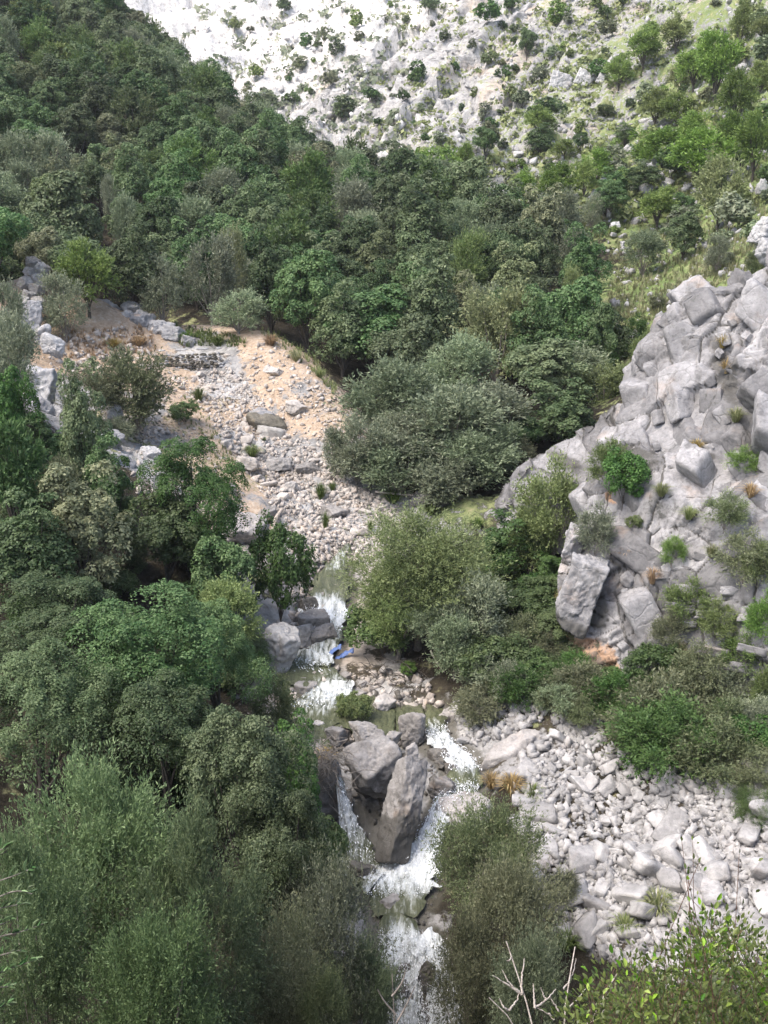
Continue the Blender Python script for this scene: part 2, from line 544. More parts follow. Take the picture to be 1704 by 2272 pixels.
# ------------------------------------------------------------------ the terrain: heights from control points
# stream paths: photograph pixel, forward distance, width in pixels, foam
S_UP = [(775, 1205, 55.2, 12, .5), (757, 1230, 54.3, 22, .6), (742, 1258, 53.2, 40, .7), (737, 1290, 52.0, 80, .1), (730, 1318, 50.9, 90, .5),
        (726, 1330, 50.4, 80, 1.0), (722, 1352, 50.0, 90, 1.1), (716, 1372, 49.0, 95, 1.0), (726, 1400, 47.9, 60, .7), (720, 1430, 46.6, 60, .8),
        (690, 1455, 45.6, 95, 1.0), (655, 1476, 44.7, 120, .15), (672, 1490, 44.1, 120, .0), (735, 1512, 43.2, 80, .85), (740, 1535, 42.4, 75, 1.0),
        (705, 1555, 41.6, 95, .75), (690, 1580, 40.7, 110, .6), (690, 1620, 39.3, 90, .3), (690, 1665, 37.8, 80, .6)]
S_MID = [(750, 1560, 41.6, 100, .25), (830, 1590, 40.7, 150, .0), (905, 1600, 40.6, 120, -.1), (950, 1580, 41.2, 90, .1), (965, 1605, 40.0, 45, .6), (972, 1640, 38.6, 45, .95),
         (1005, 1670, 37.7, 55, .95), (1038, 1700, 36.8, 64, .9), (1030, 1730, 36.0, 70, .3), (1015, 1760, 35.1, 70, .2), (988, 1785, 34.5, 46, .8),
         (965, 1835, 33.9, 46, 1.1), (938, 1895, 33.3, 58, 1.15), (900, 1935, 32.5, 150, 1.1), (885, 1970, 31.7, 120, .9), (880, 2005, 31.0, 90, .35), (878, 2030, 30.5, 75, .5)]
S_LEFT = [(752, 1725, 35.2, 12, .7), (760, 1770, 34.8, 20, .9), (775, 1830, 34.3, 34, .95), (790, 1875, 33.8, 60, .6), (800, 1915, 33.2, 90, .55), (860, 1940, 32.5, 120, .9)]
S_W = [(752, 1915, 33.3, 60, .9), (800, 1922, 33.0, 60, .9), (860, 1938, 32.6, 70, 1.0)]
S_LOW = [(878, 2028, 30.5, 60, .4), (884, 2062, 29.9, 70, .8), (900, 2085, 29.3, 100, 1.1), (890, 2150, 28.7, 75, .85), (895, 2220, 28.1, 55, .8), (905, 2290, 27.4, 70, .8), (930, 2500, 25, 120, .4), (900, 2900, 21, 120, .3)]
S_LOW2 = [(930, 2078, 29.5, 70, 1.0), (955, 2100, 29.2, 60, 1.0), (970, 2150, 28.7, 45, .8), (985, 2210, 28.2, 60, 1.0), (985, 2290, 27.4, 70, .8)]
S_BACK = [(945, 1515, 43.8, 30, .3), (940, 1540, 43.0, 60, .4), (955, 1562, 42.2, 60, -.1), (960, 1585, 41.2, 60, .1)]


def strm_world(S):
    return np.array([np.append(N(u, v, y), (w * mpp(v, y), fo)) for u, v, y, w, fo in S])


CW = [  # plain world points (x, y, z)
    (0, -6, 2.5), (0, 0, -1.8), (-14, 0, -4), (14, 0, -1), (0, 6, -8.6), (-9, 7, -11), (9, 7, -8.5), (0, 15, -17.8), (-9, 15, -17.5), (9, 15, -16.5), (20, 18, -13),
    (-20, 18, -14), (-8, 22, -20.6), (-14, 25, -18.5), (-26, 28, -12), (8, 22, -21.5), (14, 24, -20.8), (24, 28, -16), (-3, 26, -23.6), (-5, 30, -22.5), (-9, 30, -20.5), (-15, 32, -17.5), (-28, 38, -9),
    (-8, 36, -20.2), (-5.5, 37, -21.2), (-14, 38, -17.5), (-20, 42, -14), (-9, 43, -19.2), (-5.5, 44, -20.6), (-16, 46, -15.5), (-25, 50, -10), (-38, 55, 0),
    (-22, 58, -10.5), (-33, 75, -5), (-45, 90, 6), (2.5, 43.5, -20.7), (5, 44, -20.2), (6, 40, -20.5), (4, 48, -20.0), (7, 50, -19.2), (6, 56, -18.8),
    (8, 42, -20.2), (10.5, 38, -20.6), (14, 37, -19.8), (18, 36, -19), (12, 44, -18.5), (16, 46, -15.5), (22, 42, -15), (14, 52, -13.5), (20, 52, -10.5), (30, 50, -6), (18, 60, -9.5), (26, 62, -5), (40, 65, 3),
    (12, 58, -15.5), (9, 62, -17.2), (14, 68, -15.2), (9, 70, -16.5), (3, 66, -17.6), (4, 76, -15.8), (13, 80, -15.2),
    (60, 90, 14), (90, 140, 38), (130, 200, 70), (60, 120, 14), (75, 170, 38),
    (-75, 130, 20), (-100, 190, 50), (-80, 230, 66), (-140, 260, 95), (-8, 160, -6), (-20, 180, 2), (-34, 210, 12), (10, 140, -6), (-60, 260, 24),
    (0, 480, 112), (200, 420, 130), (-200, 440, 120), (100, 480, 122), (-100, 490, 110), (300, 300, 140), (-260, 330, 140)]
CN = [  # visible ground: photograph pixel and forward distance
    (1200, 1700, 36), (1200, 1950, 31), (1450, 2050, 28.6), (1450, 1680, 35.6), (1690, 1900, 30), (1690, 1660, 34.2), (1300, 1850, 32.6),
    (800, 1130, 60), (720, 1080, 63), (640, 950, 70), (560, 830, 77), (480, 815, 79), (900, 1150, 59), (1060, 1150, 57.5),
    (100, 790, 77), (250, 775, 79), (595, 742, 84), (770, 1000, 66.5), (400, 760, 83), (330, 700, 88),
    (75, 600, 86.5), (72, 650, 83), (70, 690, 80.5), (100, 900, 63), (260, 1000, 58), (420, 1230, 49), (520, 1190, 53.5), (480, 1000, 64), (380, 900, 68.5), (600, 1200, 54), (640, 1250, 52),
    (1400, 720, 92), (1370, 870, 81), (1500, 620, 98), (1704, 450, 105), (1350, 540, 115), (1100, 480, 135), (1300, 400, 150), (1704, 300, 130),
    (1704, 100, 165), (1704, 0, 185), (1400, 200, 185), (1400, 0, 225), (1100, 300, 190), (1100, 100, 240), (1100, 0, 265), (900, 385, 165), (850, 250, 225),
    (850, 0, 330), (700, 325, 220), (650, 200, 290), (600, 0, 400), (480, 150, 330), (350, 60, 380), (1600, 560, 96), (1250, 470, 128)]
CF = [  # forested ground: pixel of the canopy, distance, metres from canopy down to the soil
    (0, 600, 90, 5), (0, 500, 102, 5), (0, 300, 126, 5), (0, 100, 156, 5), (0, 0, 176, 5), (260, 10, 190, 5), (350, 105, 180, 5), (450, 170, 170, 5),
    (560, 300, 150, 4.5), (740, 360, 130, 4.5), (1030, 445, 112, 5), (1200, 490, 107, 5), (300, 400, 115, 5), (500, 500, 104, 5), (700, 560, 98, 5.5),
    (900, 600, 93, 5.5), (1100, 600, 92, 5.5), (500, 400, 121, 5), (300, 250, 140, 5), (160, 150, 155, 5), (300, 600, 92, 5), (800, 450, 113, 5), (650, 400, 122, 5), (1250, 640, 90, 5.5), (1280, 760, 82, 5.5)]
pts = [np.array(c, float) for c in CW] + [N(*c) for c in CN]
for u, v, y, d in CF:
    q = N(u, v, y)
    q[2] -= d
    pts.append(q)
S_CAV = [(800, 1930, 32.8, 150, 0), (800, 1880, 33.9, 130, 0), (795, 1838, 34.8, 110, 0)]
ALL_S = [S_UP, S_MID, S_LOW]
for S in ALL_S:
    for s in strm_world(S)[::2]:
        pts.append(s[:3] - np.array((0, 0, .15)))
for c in [(590, 738, 83), (640, 772, 80.5), (690, 808, 78), (745, 862, 73.5), (785, 950, 69)]:
    p = N(*c)
    pts += [p, p + np.array((2.2, 2.6, -1.9)), p + np.array((4.5, 6, -2.9))]
pts = np.array(pts)
Y0 = 15.0


def ab(x, y):
    return np.stack([x / (y + Y0), np.log(y + Y0)], -1)


def tps_fit(A, val, lam):
    n = len(A)
    r = np.linalg.norm(A[:, None] - A[None], axis=2)
    Km = r * r * np.log(r + 1e-9) + lam * np.eye(n)
    Pm = np.concatenate([np.ones((n, 1)), A], 1)
    L = np.block([[Km, Pm], [Pm.T, np.zeros((3, 3))]])
    return np.linalg.solve(L, np.concatenate([val, np.zeros(3)]))


def tps_eval(A, c, Q):
    out = np.zeros(len(Q))
    for s in range(0, len(Q), 40000):
        q = Q[s:s + 40000]
        r2 = (q ** 2).sum(1)[:, None] + (A ** 2).sum(1)[None] - 2 * q @ A.T
        r2 = np.maximum(r2, 1e-14)
        out[s:s + 40000] = (.5 * r2 * np.log(r2)) @ c[:len(A)] + c[len(A)] + q @ c[len(A) + 1:]
    return out


A0 = ab(pts[:, 0], pts[:, 1])
TC = tps_fit(A0, pts[:, 2] / (pts[:, 1] + Y0), 2e-4)
NR, NC = 565, 465
b0, b1, amax = math.log(-5 + Y0), math.log(490 + Y0), .62
_bb = np.linspace(b0, b1, 4000)
_yy = np.exp(_bb) - Y0
_dens = np.where(_yy < 16, .25, np.where(_yy < 75, .85, np.where(_yy < 110, 1.0, np.where(_yy < 400, 1.9, .3))))
_cum = np.concatenate([[0], np.cumsum(_dens[1:])])
gb = np.interp(np.linspace(0, _cum[-1], NR), _cum, _bb)
ga = np.linspace(-amax, amax, NC)
GB, GA = np.meshgrid(gb, ga, indexing='ij')
GY = np.exp(GB) - Y0
GX = GA * (GY + Y0)
Q = np.stack([GA.ravel(), GB.ravel()], 1)
GZ = (tps_eval(A0, TC, Q) * (GY.ravel() + Y0)).reshape(NR, NC)


def H(x, y):
    """ground height"""
    x, y = np.asarray(x, float), np.asarray(y, float)
    fa = np.clip((x / (y + Y0) + amax) / (2 * amax) * (NC - 1), 0, NC - 1.001)
    fb = np.clip(np.interp(np.log(np.maximum(y + Y0, 1)), gb, np.arange(NR)), 0, NR - 1.001)
    i, j = fb.astype(int), fa.astype(int)
    p, q = fb - i, fa - j
    return (GZ[i, j] * (1 - p) * (1 - q) + GZ[i + 1, j] * p * (1 - q) + GZ[i, j + 1] * (1 - p) * q + GZ[i + 1, j + 1] * p * q)


YS = np.exp(np.linspace(math.log(12 + Y0), math.log(470 + Y0), 420)) - Y0


def hit(u, v, ymin=12.0):
    """where the sight line through a photograph pixel meets the ground (n x 3)"""
    u, v = np.atleast_1d(np.asarray(u, float)), np.atleast_1d(np.asarray(v, float))
    dx, dv = (u - W_PX / 2) / FPX, (H_PX / 2 - v) / FPX
    k = 1 / (CP + dv * SP)
    ys = YS[YS >= ymin]
    X = dx[:, None] * k[:, None] * ys[None]
    Z = (dv * CP - SP)[:, None] * k[:, None] * ys[None]
    d = Z - H(X, np.broadcast_to(ys, X.shape))
    below = d < 0
    first = np.where(below.any(1), below.argmax(1), len(ys) - 1)
    f0 = np.maximum(first - 1, 0)
    r = np.arange(len(u))
    da, db = d[r, f0], d[r, first]
    t = np.where(np.abs(da - db) > 1e-9, da / (da - db), 0)
    t = np.clip(t, 0, 1)
    y = ys[f0] + t * (ys[first] - ys[f0])
    return np.stack([dx * k * y, y, (dv * CP - SP) * k * y], 1)


# what covers the ground where: rock, grass, dirt; pale is painted sun glare
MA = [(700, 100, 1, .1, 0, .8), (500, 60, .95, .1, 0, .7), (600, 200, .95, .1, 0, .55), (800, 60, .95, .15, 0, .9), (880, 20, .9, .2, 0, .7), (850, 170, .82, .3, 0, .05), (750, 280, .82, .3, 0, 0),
      (850, 320, .75, .4, 0, 0), (1000, 200, .72, .45, .1, 0), (1000, 60, .76, .42, 0, 0), (1200, 100, .62, .55, 0, 0), (1100, 350, .55, .8, 0, 0), (1250, 250, .55, .7, 0, 0), (1400, 100, .5, .7, .1, 0),
      (1600, 60, .42, .75, .2, 0), (1600, 200, .42, .8, .2, 0), (1500, 300, .38, .9, .1, 0), (1300, 450, .3, 1, .1, 0), (1650, 420, .25, 1, .1, 0), (1650, 520, .2, 1, .25, 0), (1450, 650, .05, 1, .1, 0),
      (1400, 780, 0, 1, 0, 0), (1370, 860, 0, .9, 0, 0), (1550, 600, .25, .7, .4, 0), (1100, 450, .35, .9, 0, 0),
      (760, 1180, .9, 0, .25, .15), (680, 1130, .8, 0, .4, .1), (850, 1140, .9, 0, .2, .1), (600, 820, .0, .1, 1, 0), (640, 960, .35, 0, .85, 0), (690, 1010, .6, 0, .5, .1), (500, 850, .9, 0, .2, .1), (450, 800, .85, .1, .3, 0),
      (400, 830, .2, .1, .9, 0), (430, 920, .1, .7, .8, 0), (510, 1060, .1, .8, .6, 0), (560, 1120, .4, .3, .8, 0), (560, 980, .7, .1, .5, .1), (590, 745, .1, .3, .9, 0), (300, 770, .1, .3, .9, 0), (200, 785, .1, .3, .9, 0),
      (640, 800, .1, .2, .9, 0), (720, 900, .5, .2, .6, 0), (120, 860, .8, .1, .2, 0), (260, 1000, .75, .2, .2, 0), (320, 900, .5, .3, .4, 0), (400, 700, .1, .25, .2, 0), (330, 830, .4, .2, .6, 0),
      (1250, 1700, .55, 0, .2, 0), (1400, 1850, .55, 0, .2, 0), (1600, 1900, .55, 0, .2, 0), (1400, 2050, .55, 0, .2, 0), (1650, 1700, .7, .1, .1, 0), (1250, 1950, .55, 0, .2, 0),  # scree ground darkened to paint shade between the stones
      (700, 1300, .9, 0, .2, 0), (690, 1450, .9, 0, .2, 0), (800, 1560, .85, 0, .2, 0), (950, 1650, .9, 0, .2, 0), (900, 1900, .9, 0, .1, 0), (900, 2100, .7, .1, .1, 0), (770, 1500, .5, .1, .3, 0), (1000, 1130, .5, .4, .2, 0),
      (600, 1250, .6, .2, .2, 0), (1330, 1500, .6, .3, .2, 0), (1285, 1580, .6, .2, .2, 0), (1340, 1570, .6, .2, .2, 0), (1200, 1570, .5, .3, .1, 0), (1600, 1550, .6, .3, .2, 0)]
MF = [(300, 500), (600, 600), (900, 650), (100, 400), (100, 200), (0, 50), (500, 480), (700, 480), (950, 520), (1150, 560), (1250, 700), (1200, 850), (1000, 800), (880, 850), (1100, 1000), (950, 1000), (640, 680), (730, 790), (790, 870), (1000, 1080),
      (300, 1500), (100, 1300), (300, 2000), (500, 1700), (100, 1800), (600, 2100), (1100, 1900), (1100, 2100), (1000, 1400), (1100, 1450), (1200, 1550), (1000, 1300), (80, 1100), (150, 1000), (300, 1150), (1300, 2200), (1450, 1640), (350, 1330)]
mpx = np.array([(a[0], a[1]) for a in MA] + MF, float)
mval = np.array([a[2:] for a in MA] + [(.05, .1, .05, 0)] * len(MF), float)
mh = hit(mpx[:, 0], mpx[:, 1])
mab = ab(mh[:, 0], mh[:, 1])


def masks(x, y):
    q = ab(x, y).reshape(-1, 2)
    out = np.zeros((len(q), 4))
    for s in range(0, len(q), 40000):
        qq = q[s:s + 40000]
        d2 = ((qq ** 2).sum(1)[:, None] + (mab ** 2).sum(1)[None] - 2 * qq @ mab.T)
        w = 1 / (np.maximum(d2, 0) + 1.5e-5) ** 2
        out[s:s + 40000] = (w @ mval) / w.sum(1, keepdims=True)
    return out


gx, gy = GX.ravel(), GY.ravel()
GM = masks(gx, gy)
P3 = np.stack([gx, gy, GZ.ravel()], 1)
# rocky relief: stepped blocks and ledges where the ground is rock, small hummocks elsewhere
far = sstep(90, 150, gy)
mid = sstep(40, 60, gy) * (1 - far)
rs = np.random.default_rng(5)


def cell_relief(x, y, size, seed, tiltk=.5):
    """jittered-grid cells, each its own height and tilt"""
    X, Y = x / size, y / size
    ix, iy = np.floor(X).astype(int), np.floor(Y).astype(int)
    best = np.full(len(x), 1e9)
    sec = np.full(len(x), 1e9)
    val = np.zeros(len(x))
    for a in (-1, 0, 1):
        for b in (-1, 0, 1):
            cx, cy = ix + a, iy + b
            z0 = np.zeros_like(cx)
            px = cx + _hash(cx, cy, z0, seed)
            py = cy + _hash(cx, cy, z0 + 1, seed)
            d = (X - px) ** 2 + (Y - py) ** 2
            t = (_hash(cx, cy, z0 + 2, seed) - .5) + tiltk * ((X - px) * (_hash(cx, cy, z0 + 3, seed) - .5) + (Y - py) * (_hash(cx, cy, z0 + 4, seed) - .7)) * 2
            m = d < best
            sec = np.where(m, best, np.minimum(sec, d))
            val = np.where(m, t, val)
            best = np.where(m, d, best)
    return val - .5 * (1 - sstep(0, .12, np.sqrt(sec) - np.sqrt(best)))


warp = np.stack([gx, gy, gx * 0], 1)
wx = gx + 2.5 * fbm(warp / 9, 3, 11)
wy = gy + 2.5 * fbm(warp / 9, 3, 12)
rot = .55
rx, ry = wx * math.cos(rot) - wy * math.sin(rot), wx * math.sin(rot) + wy * math.cos(rot)
rk = np.clip(GM[:, 0] * 1.2 + .35 * fbm(P3 / 14, 4, 33), 0, 1)
rel = far * (.25 + .75 * rk) * (3.6 * cell_relief(rx, ry * .32, 10, 3, .8) + 1.7 * cell_relief(rx, ry * .4, 4.2, 4, .8) + .6 * cell_relief(rx, ry, 1.6, 8, .8))
rel += far * (2.4 * fbm(P3 / np.array((26, 22, 30)), 3, 21) + .8 * fbm(P3 / 6.5, 4, 25) * (.4 + .6 * rk))
rel += mid * (.30 * fbm(P3 / 3.5, 4, 26) + rk * .35 * cell_relief(wx, wy, 1.4, 6))
rel += (1 - sstep(40, 60, gy)) * (.22 * fbm(P3 / 2.2, 4, 27))
rel *= sstep(2, 12, gy)
GZ = GZ + rel.reshape(NR, NC)
WET = np.zeros(NR * NC)
# the stream bed
for S in ALL_S + [S_LOW2, S_LEFT, S_CAV]:
    sw = strm_world(S)
    path = smooth_path(sw, 160)
    near = np.where((gy > 18) & (gy < 58) & (np.abs(gx) < 14))[0]
    q = np.stack([gx[near], gy[near]], 1)
    d = np.full(len(near), 1e9)
    zt = np.zeros(len(near))
    for k in range(160):
        dk = np.hypot(q[:, 0] - path[k, 0], q[:, 1] - path[k, 1]) - path[k, 3] * .5
        m = dk < d
        d[m] = dk[m]
        zt[m] = path[k, 2]
    w = 1 - sstep(0, .9, d)
    g = GZ.ravel()
    WET[near] = np.maximum(WET[near], 1 - sstep(.1, .9, d))
    if S is S_LEFT:
        continue
    tgt = zt - .30 + .05 * rs.standard_normal(len(near))
    g[near] = np.where(w > 0, g[near] * (1 - w) + np.minimum(g[near], tgt) * w, g[near])
    GZ = g.reshape(NR, NC)

idx = np.arange(NR * NC).reshape(NR, NC)
FQ = np.stack([idx[:-1, :-1], idx[:-1, 1:], idx[1:, 1:], idx[1:, :-1]], -1).reshape(-1, 4)
terr = link('terrain', mk('terrain', np.stack([gx, gy, GZ.ravel()], 1), FQ, M['terrain'],
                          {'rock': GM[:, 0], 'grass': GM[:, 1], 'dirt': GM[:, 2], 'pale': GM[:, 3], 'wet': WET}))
tag(terr, 'steep gorge ground of limestone, scree, dirt and grass rising to the mountain', kind='structure')

# ------------------------------------------------------------------ water
def ribbon(S, n, lift=0.03, rough=.05, seed=0, cols=13):
    sw = strm_world(S)
    path = smooth_path(sw, n)
    t = unit(np.gradient(path[:, :3], axis=0))
    side = unit(np.cross(t, np.array((0, 0, 1.))) + np.array((1e-6, 0, 0)))
    side[side[:, 0] < 0] *= -1
    s = np.linspace(-1, 1, cols)
    wv = 1 + .22 * vnoise(np.stack([np.arange(n) * .23, np.zeros(n), np.zeros(n)], 1), seed)
    V = path[:, None, :3] + side[:, None] * (s[None, :, None] * (path[:, 3] * .56 * wv)[:, None, None])
    nv = V.reshape(-1, 3)
    foam = np.repeat(path[:, 4], cols)
    bump = fbm(nv * np.array((2.2, 1.4, 2.2)), 3, seed + 3) * rough * (1 + 2.2 * np.clip(foam, 0, 1))
    nv = nv + np.array((0, -.35, 1))[None] * bump[:, None]
    nv[:, 2] += lift
    edge = np.tile(np.abs(s) ** 4, n)
    nv[:, 2] -= edge * .10
    foam = foam - .25 * edge * (foam < .8)
    ii = np.arange(n * cols).reshape(n, cols)
    F = np.stack([ii[:-1, :-1], ii[:-1, 1:], ii[1:, 1:], ii[1:, :-1]], -1).reshape(-1, 4)
    return nv, F, foam


wm = MB()
for k, (S, n, lf) in enumerate(((S_UP, 260, .03), (S_MID, 260, .045), (S_LOW, 160, .055), (S_LOW2, 90, .065), (S_LEFT, 90, .07), (S_W, 50, .085), (S_BACK, 50, .02))):
    V, F, fo = ribbon(S, n, lf, seed=10 * k)
    wm.add(V, F, fo)
stream = link('stream', wm.mesh('stream', M['water'], 'foam'))
tag(stream, 'clear mountain stream tumbling white over rocks down the gorge', kind='structure')

# white water thrown up by the falls: small streaks and drops
def spray(S, k0, k1, n, spread, size, seed):
    r = np.random.default_rng(seed)
    path = smooth_path(strm_world(S), 200)
    a, b = int(k0 * 199), int(k1 * 199)
    i = r.integers(a, b, n)
    c = path[i, :3].copy()
    w = path[i, 3] * .52
    lat = r.uniform(-1, 1, n)
    c[:, 0] += lat * w * (1 + spread)
    c[:, 1] += r.normal(0, .10, n) - .12
    c[:, 2] += np.abs(r.normal(0, .16, n)) + .02
    t = unit(np.gradient(path[:, :3], axis=0))[i] + r.normal(0, .35, (n, 3))
    t = unit(t)
    nrm = unit(np.cross(t, unit(r.normal(0, 1, (n, 3)))))
    L = size * r.uniform(.5, 1.6, n)
    return c, t, nrm, L, L * r.uniform(.2, .5, n)


def quads(c, axis, nrm, L, Wd, fold=0):
    """one rhombic leaf or drop per row"""
    sd_ = unit(np.cross(axis, nrm))
    L, Wd = np.broadcast_to(L, len(c)), np.broadcast_to(Wd, len(c))
    a = c
    tip = c + axis * L[:, None]
    m = c + axis * (L * .45)[:, None]
    l_, r_ = m + sd_ * (Wd * .5)[:, None], m - sd_ * (Wd * .5)[:, None]
    V = np.stack([a, r_, tip, l_], 1).reshape(-1, 3)
    F = np.arange(len(c) * 4).reshape(-1, 4)
    return V, F


sm = MB()
for args in ((S_UP, .30, .42, 1200, .0, .08, 1), (S_UP, .55, .62, 250, .1, .11, 2), (S_UP, .74, .84, 350, .1, .11, 3), (S_MID, .36, .56, 1600, .1, .07, 4), (S_MID, .62, .86, 5200, .12, .06, 5),
             (S_MID, .84, .95, 1800, .15, .06, 6), (S_LOW, .08, .42, 5000, .25, .055, 7), (S_LOW2, .1, .98, 3600, .3, .05, 17), (S_LEFT, .05, .8, 600, .2, .08, 8)):
    c, t, nr, L, Wd = spray(*args)
    V, F = quads(c, t, nr, L, Wd)
    sm.add(V, F)
sp = link('white_water_spray', sm.mesh('white_water_spray', M['spray']))
tag(sp, 'white spray and froth thrown up along the falls of the stream', kind='stuff')

# ------------------------------------------------------------------ rocks
_ico = {}


def ico(sub):
    if sub not in _ico:
        bm = bmesh.new()
        bmesh.ops.create_icosphere(bm, subdivisions=sub, radius=1)
        _ico[sub] = (np.array([v.co[:] for v in bm.verts]), np.array([[v.index for v in f.verts] for f in bm.faces]))
        bm.free()
    return _ico[sub]


def rock_shape(seed, sub=3, planes=13, rough=.05, sharp=60.0, dims=None):
    """an angular lump: a ball cut by random planes, edges slightly worn"""
    r = np.random.default_rng(seed)
    d, F = ico(sub)
    n = unit(r.normal(0, 1, (planes, 3)))
    ax_ = np.array(Matrix.Rotation(r.uniform(0, 3), 3, 'Z') @ Matrix.Rotation(r.uniform(-.4, .4), 3, 'X'))
    n = np.concatenate([n, ax_, -ax_])
    h = np.concatenate([r.uniform(.62, 1.05, planes), r.uniform(.55, 1.0, 6)])
    dots = d @ n.T
    s = np.maximum(dots, 1e-3) / h[None]
    mx = s.max(1)
    rad = 1 / (mx + np.log(np.exp((s - mx[:, None]) * sharp).sum(1)) / sharp)
    V = d * rad[:, None]
    if dims is not None:
        V = V / np.abs(V).max(0) * .5 * np.asarray(dims)
        m = float(np.cbrt(np.prod(dims)))
        o = seed % 97
        q = V / m
        k = .55 * fbm(q * 2.6 + o, 4, seed) + .42 * fbm(q * 9 + o, 4, seed + 5, .6)
        return V + d * (rough * m * k)[:, None], F
    if rough:
        V = V + d * (rough * fbm(d * 2.3 + seed % 97, 4, seed))[:, None] + d * (rough * .7 * fbm(d * 8 + seed % 31, 4, seed + 5, .65))[:, None]
    e = np.abs(V).max(0)
    return V / e * .5, F


def rock_obj(name, mat, center, dims, rotz=0., tilt=(0, 0), seed=1, sub=5, planes=10, rough=.075, parent=None, sharp=90.):
    V, F = rock_shape(seed, sub, planes, rough, sharp, dims)
    o = link(name, mk(name, V, F, mat, smooth=False), parent, center)
    o.rotation_euler = (tilt[0], tilt[1], rotz)
    return o


def boulder(u0, u1, v0, v1, label, mat='boulder', seed=1, depth=.85, y=None, rotz=0., tilt=(0, 0), sub=5, group=None, planes=10, sharp=90., cat='boulder', name='boulder', hk=1.0, rough=.075):
    """a boulder filling this box of the photograph (D pixels), standing on the ground there"""
    u, v = (u0 + u1) / 2 * KD, (v0 + v1) / 2 * KD
    if y is None:
        y = hit([u], [(v1 * .78 + v0 * .22) * KD])[0][1]
    c = N(u, v, y)
    s = mpp(v, y)
    w, h = (u1 - u0) * KD * s, (v1 - v0) * KD * s
    o = rock_obj(name, M[mat], c, (w * 1.04, w * depth, h * hk), rotz, tilt, seed, sub, planes, rough, None, sharp)
    return tag(o, label, cat, group)


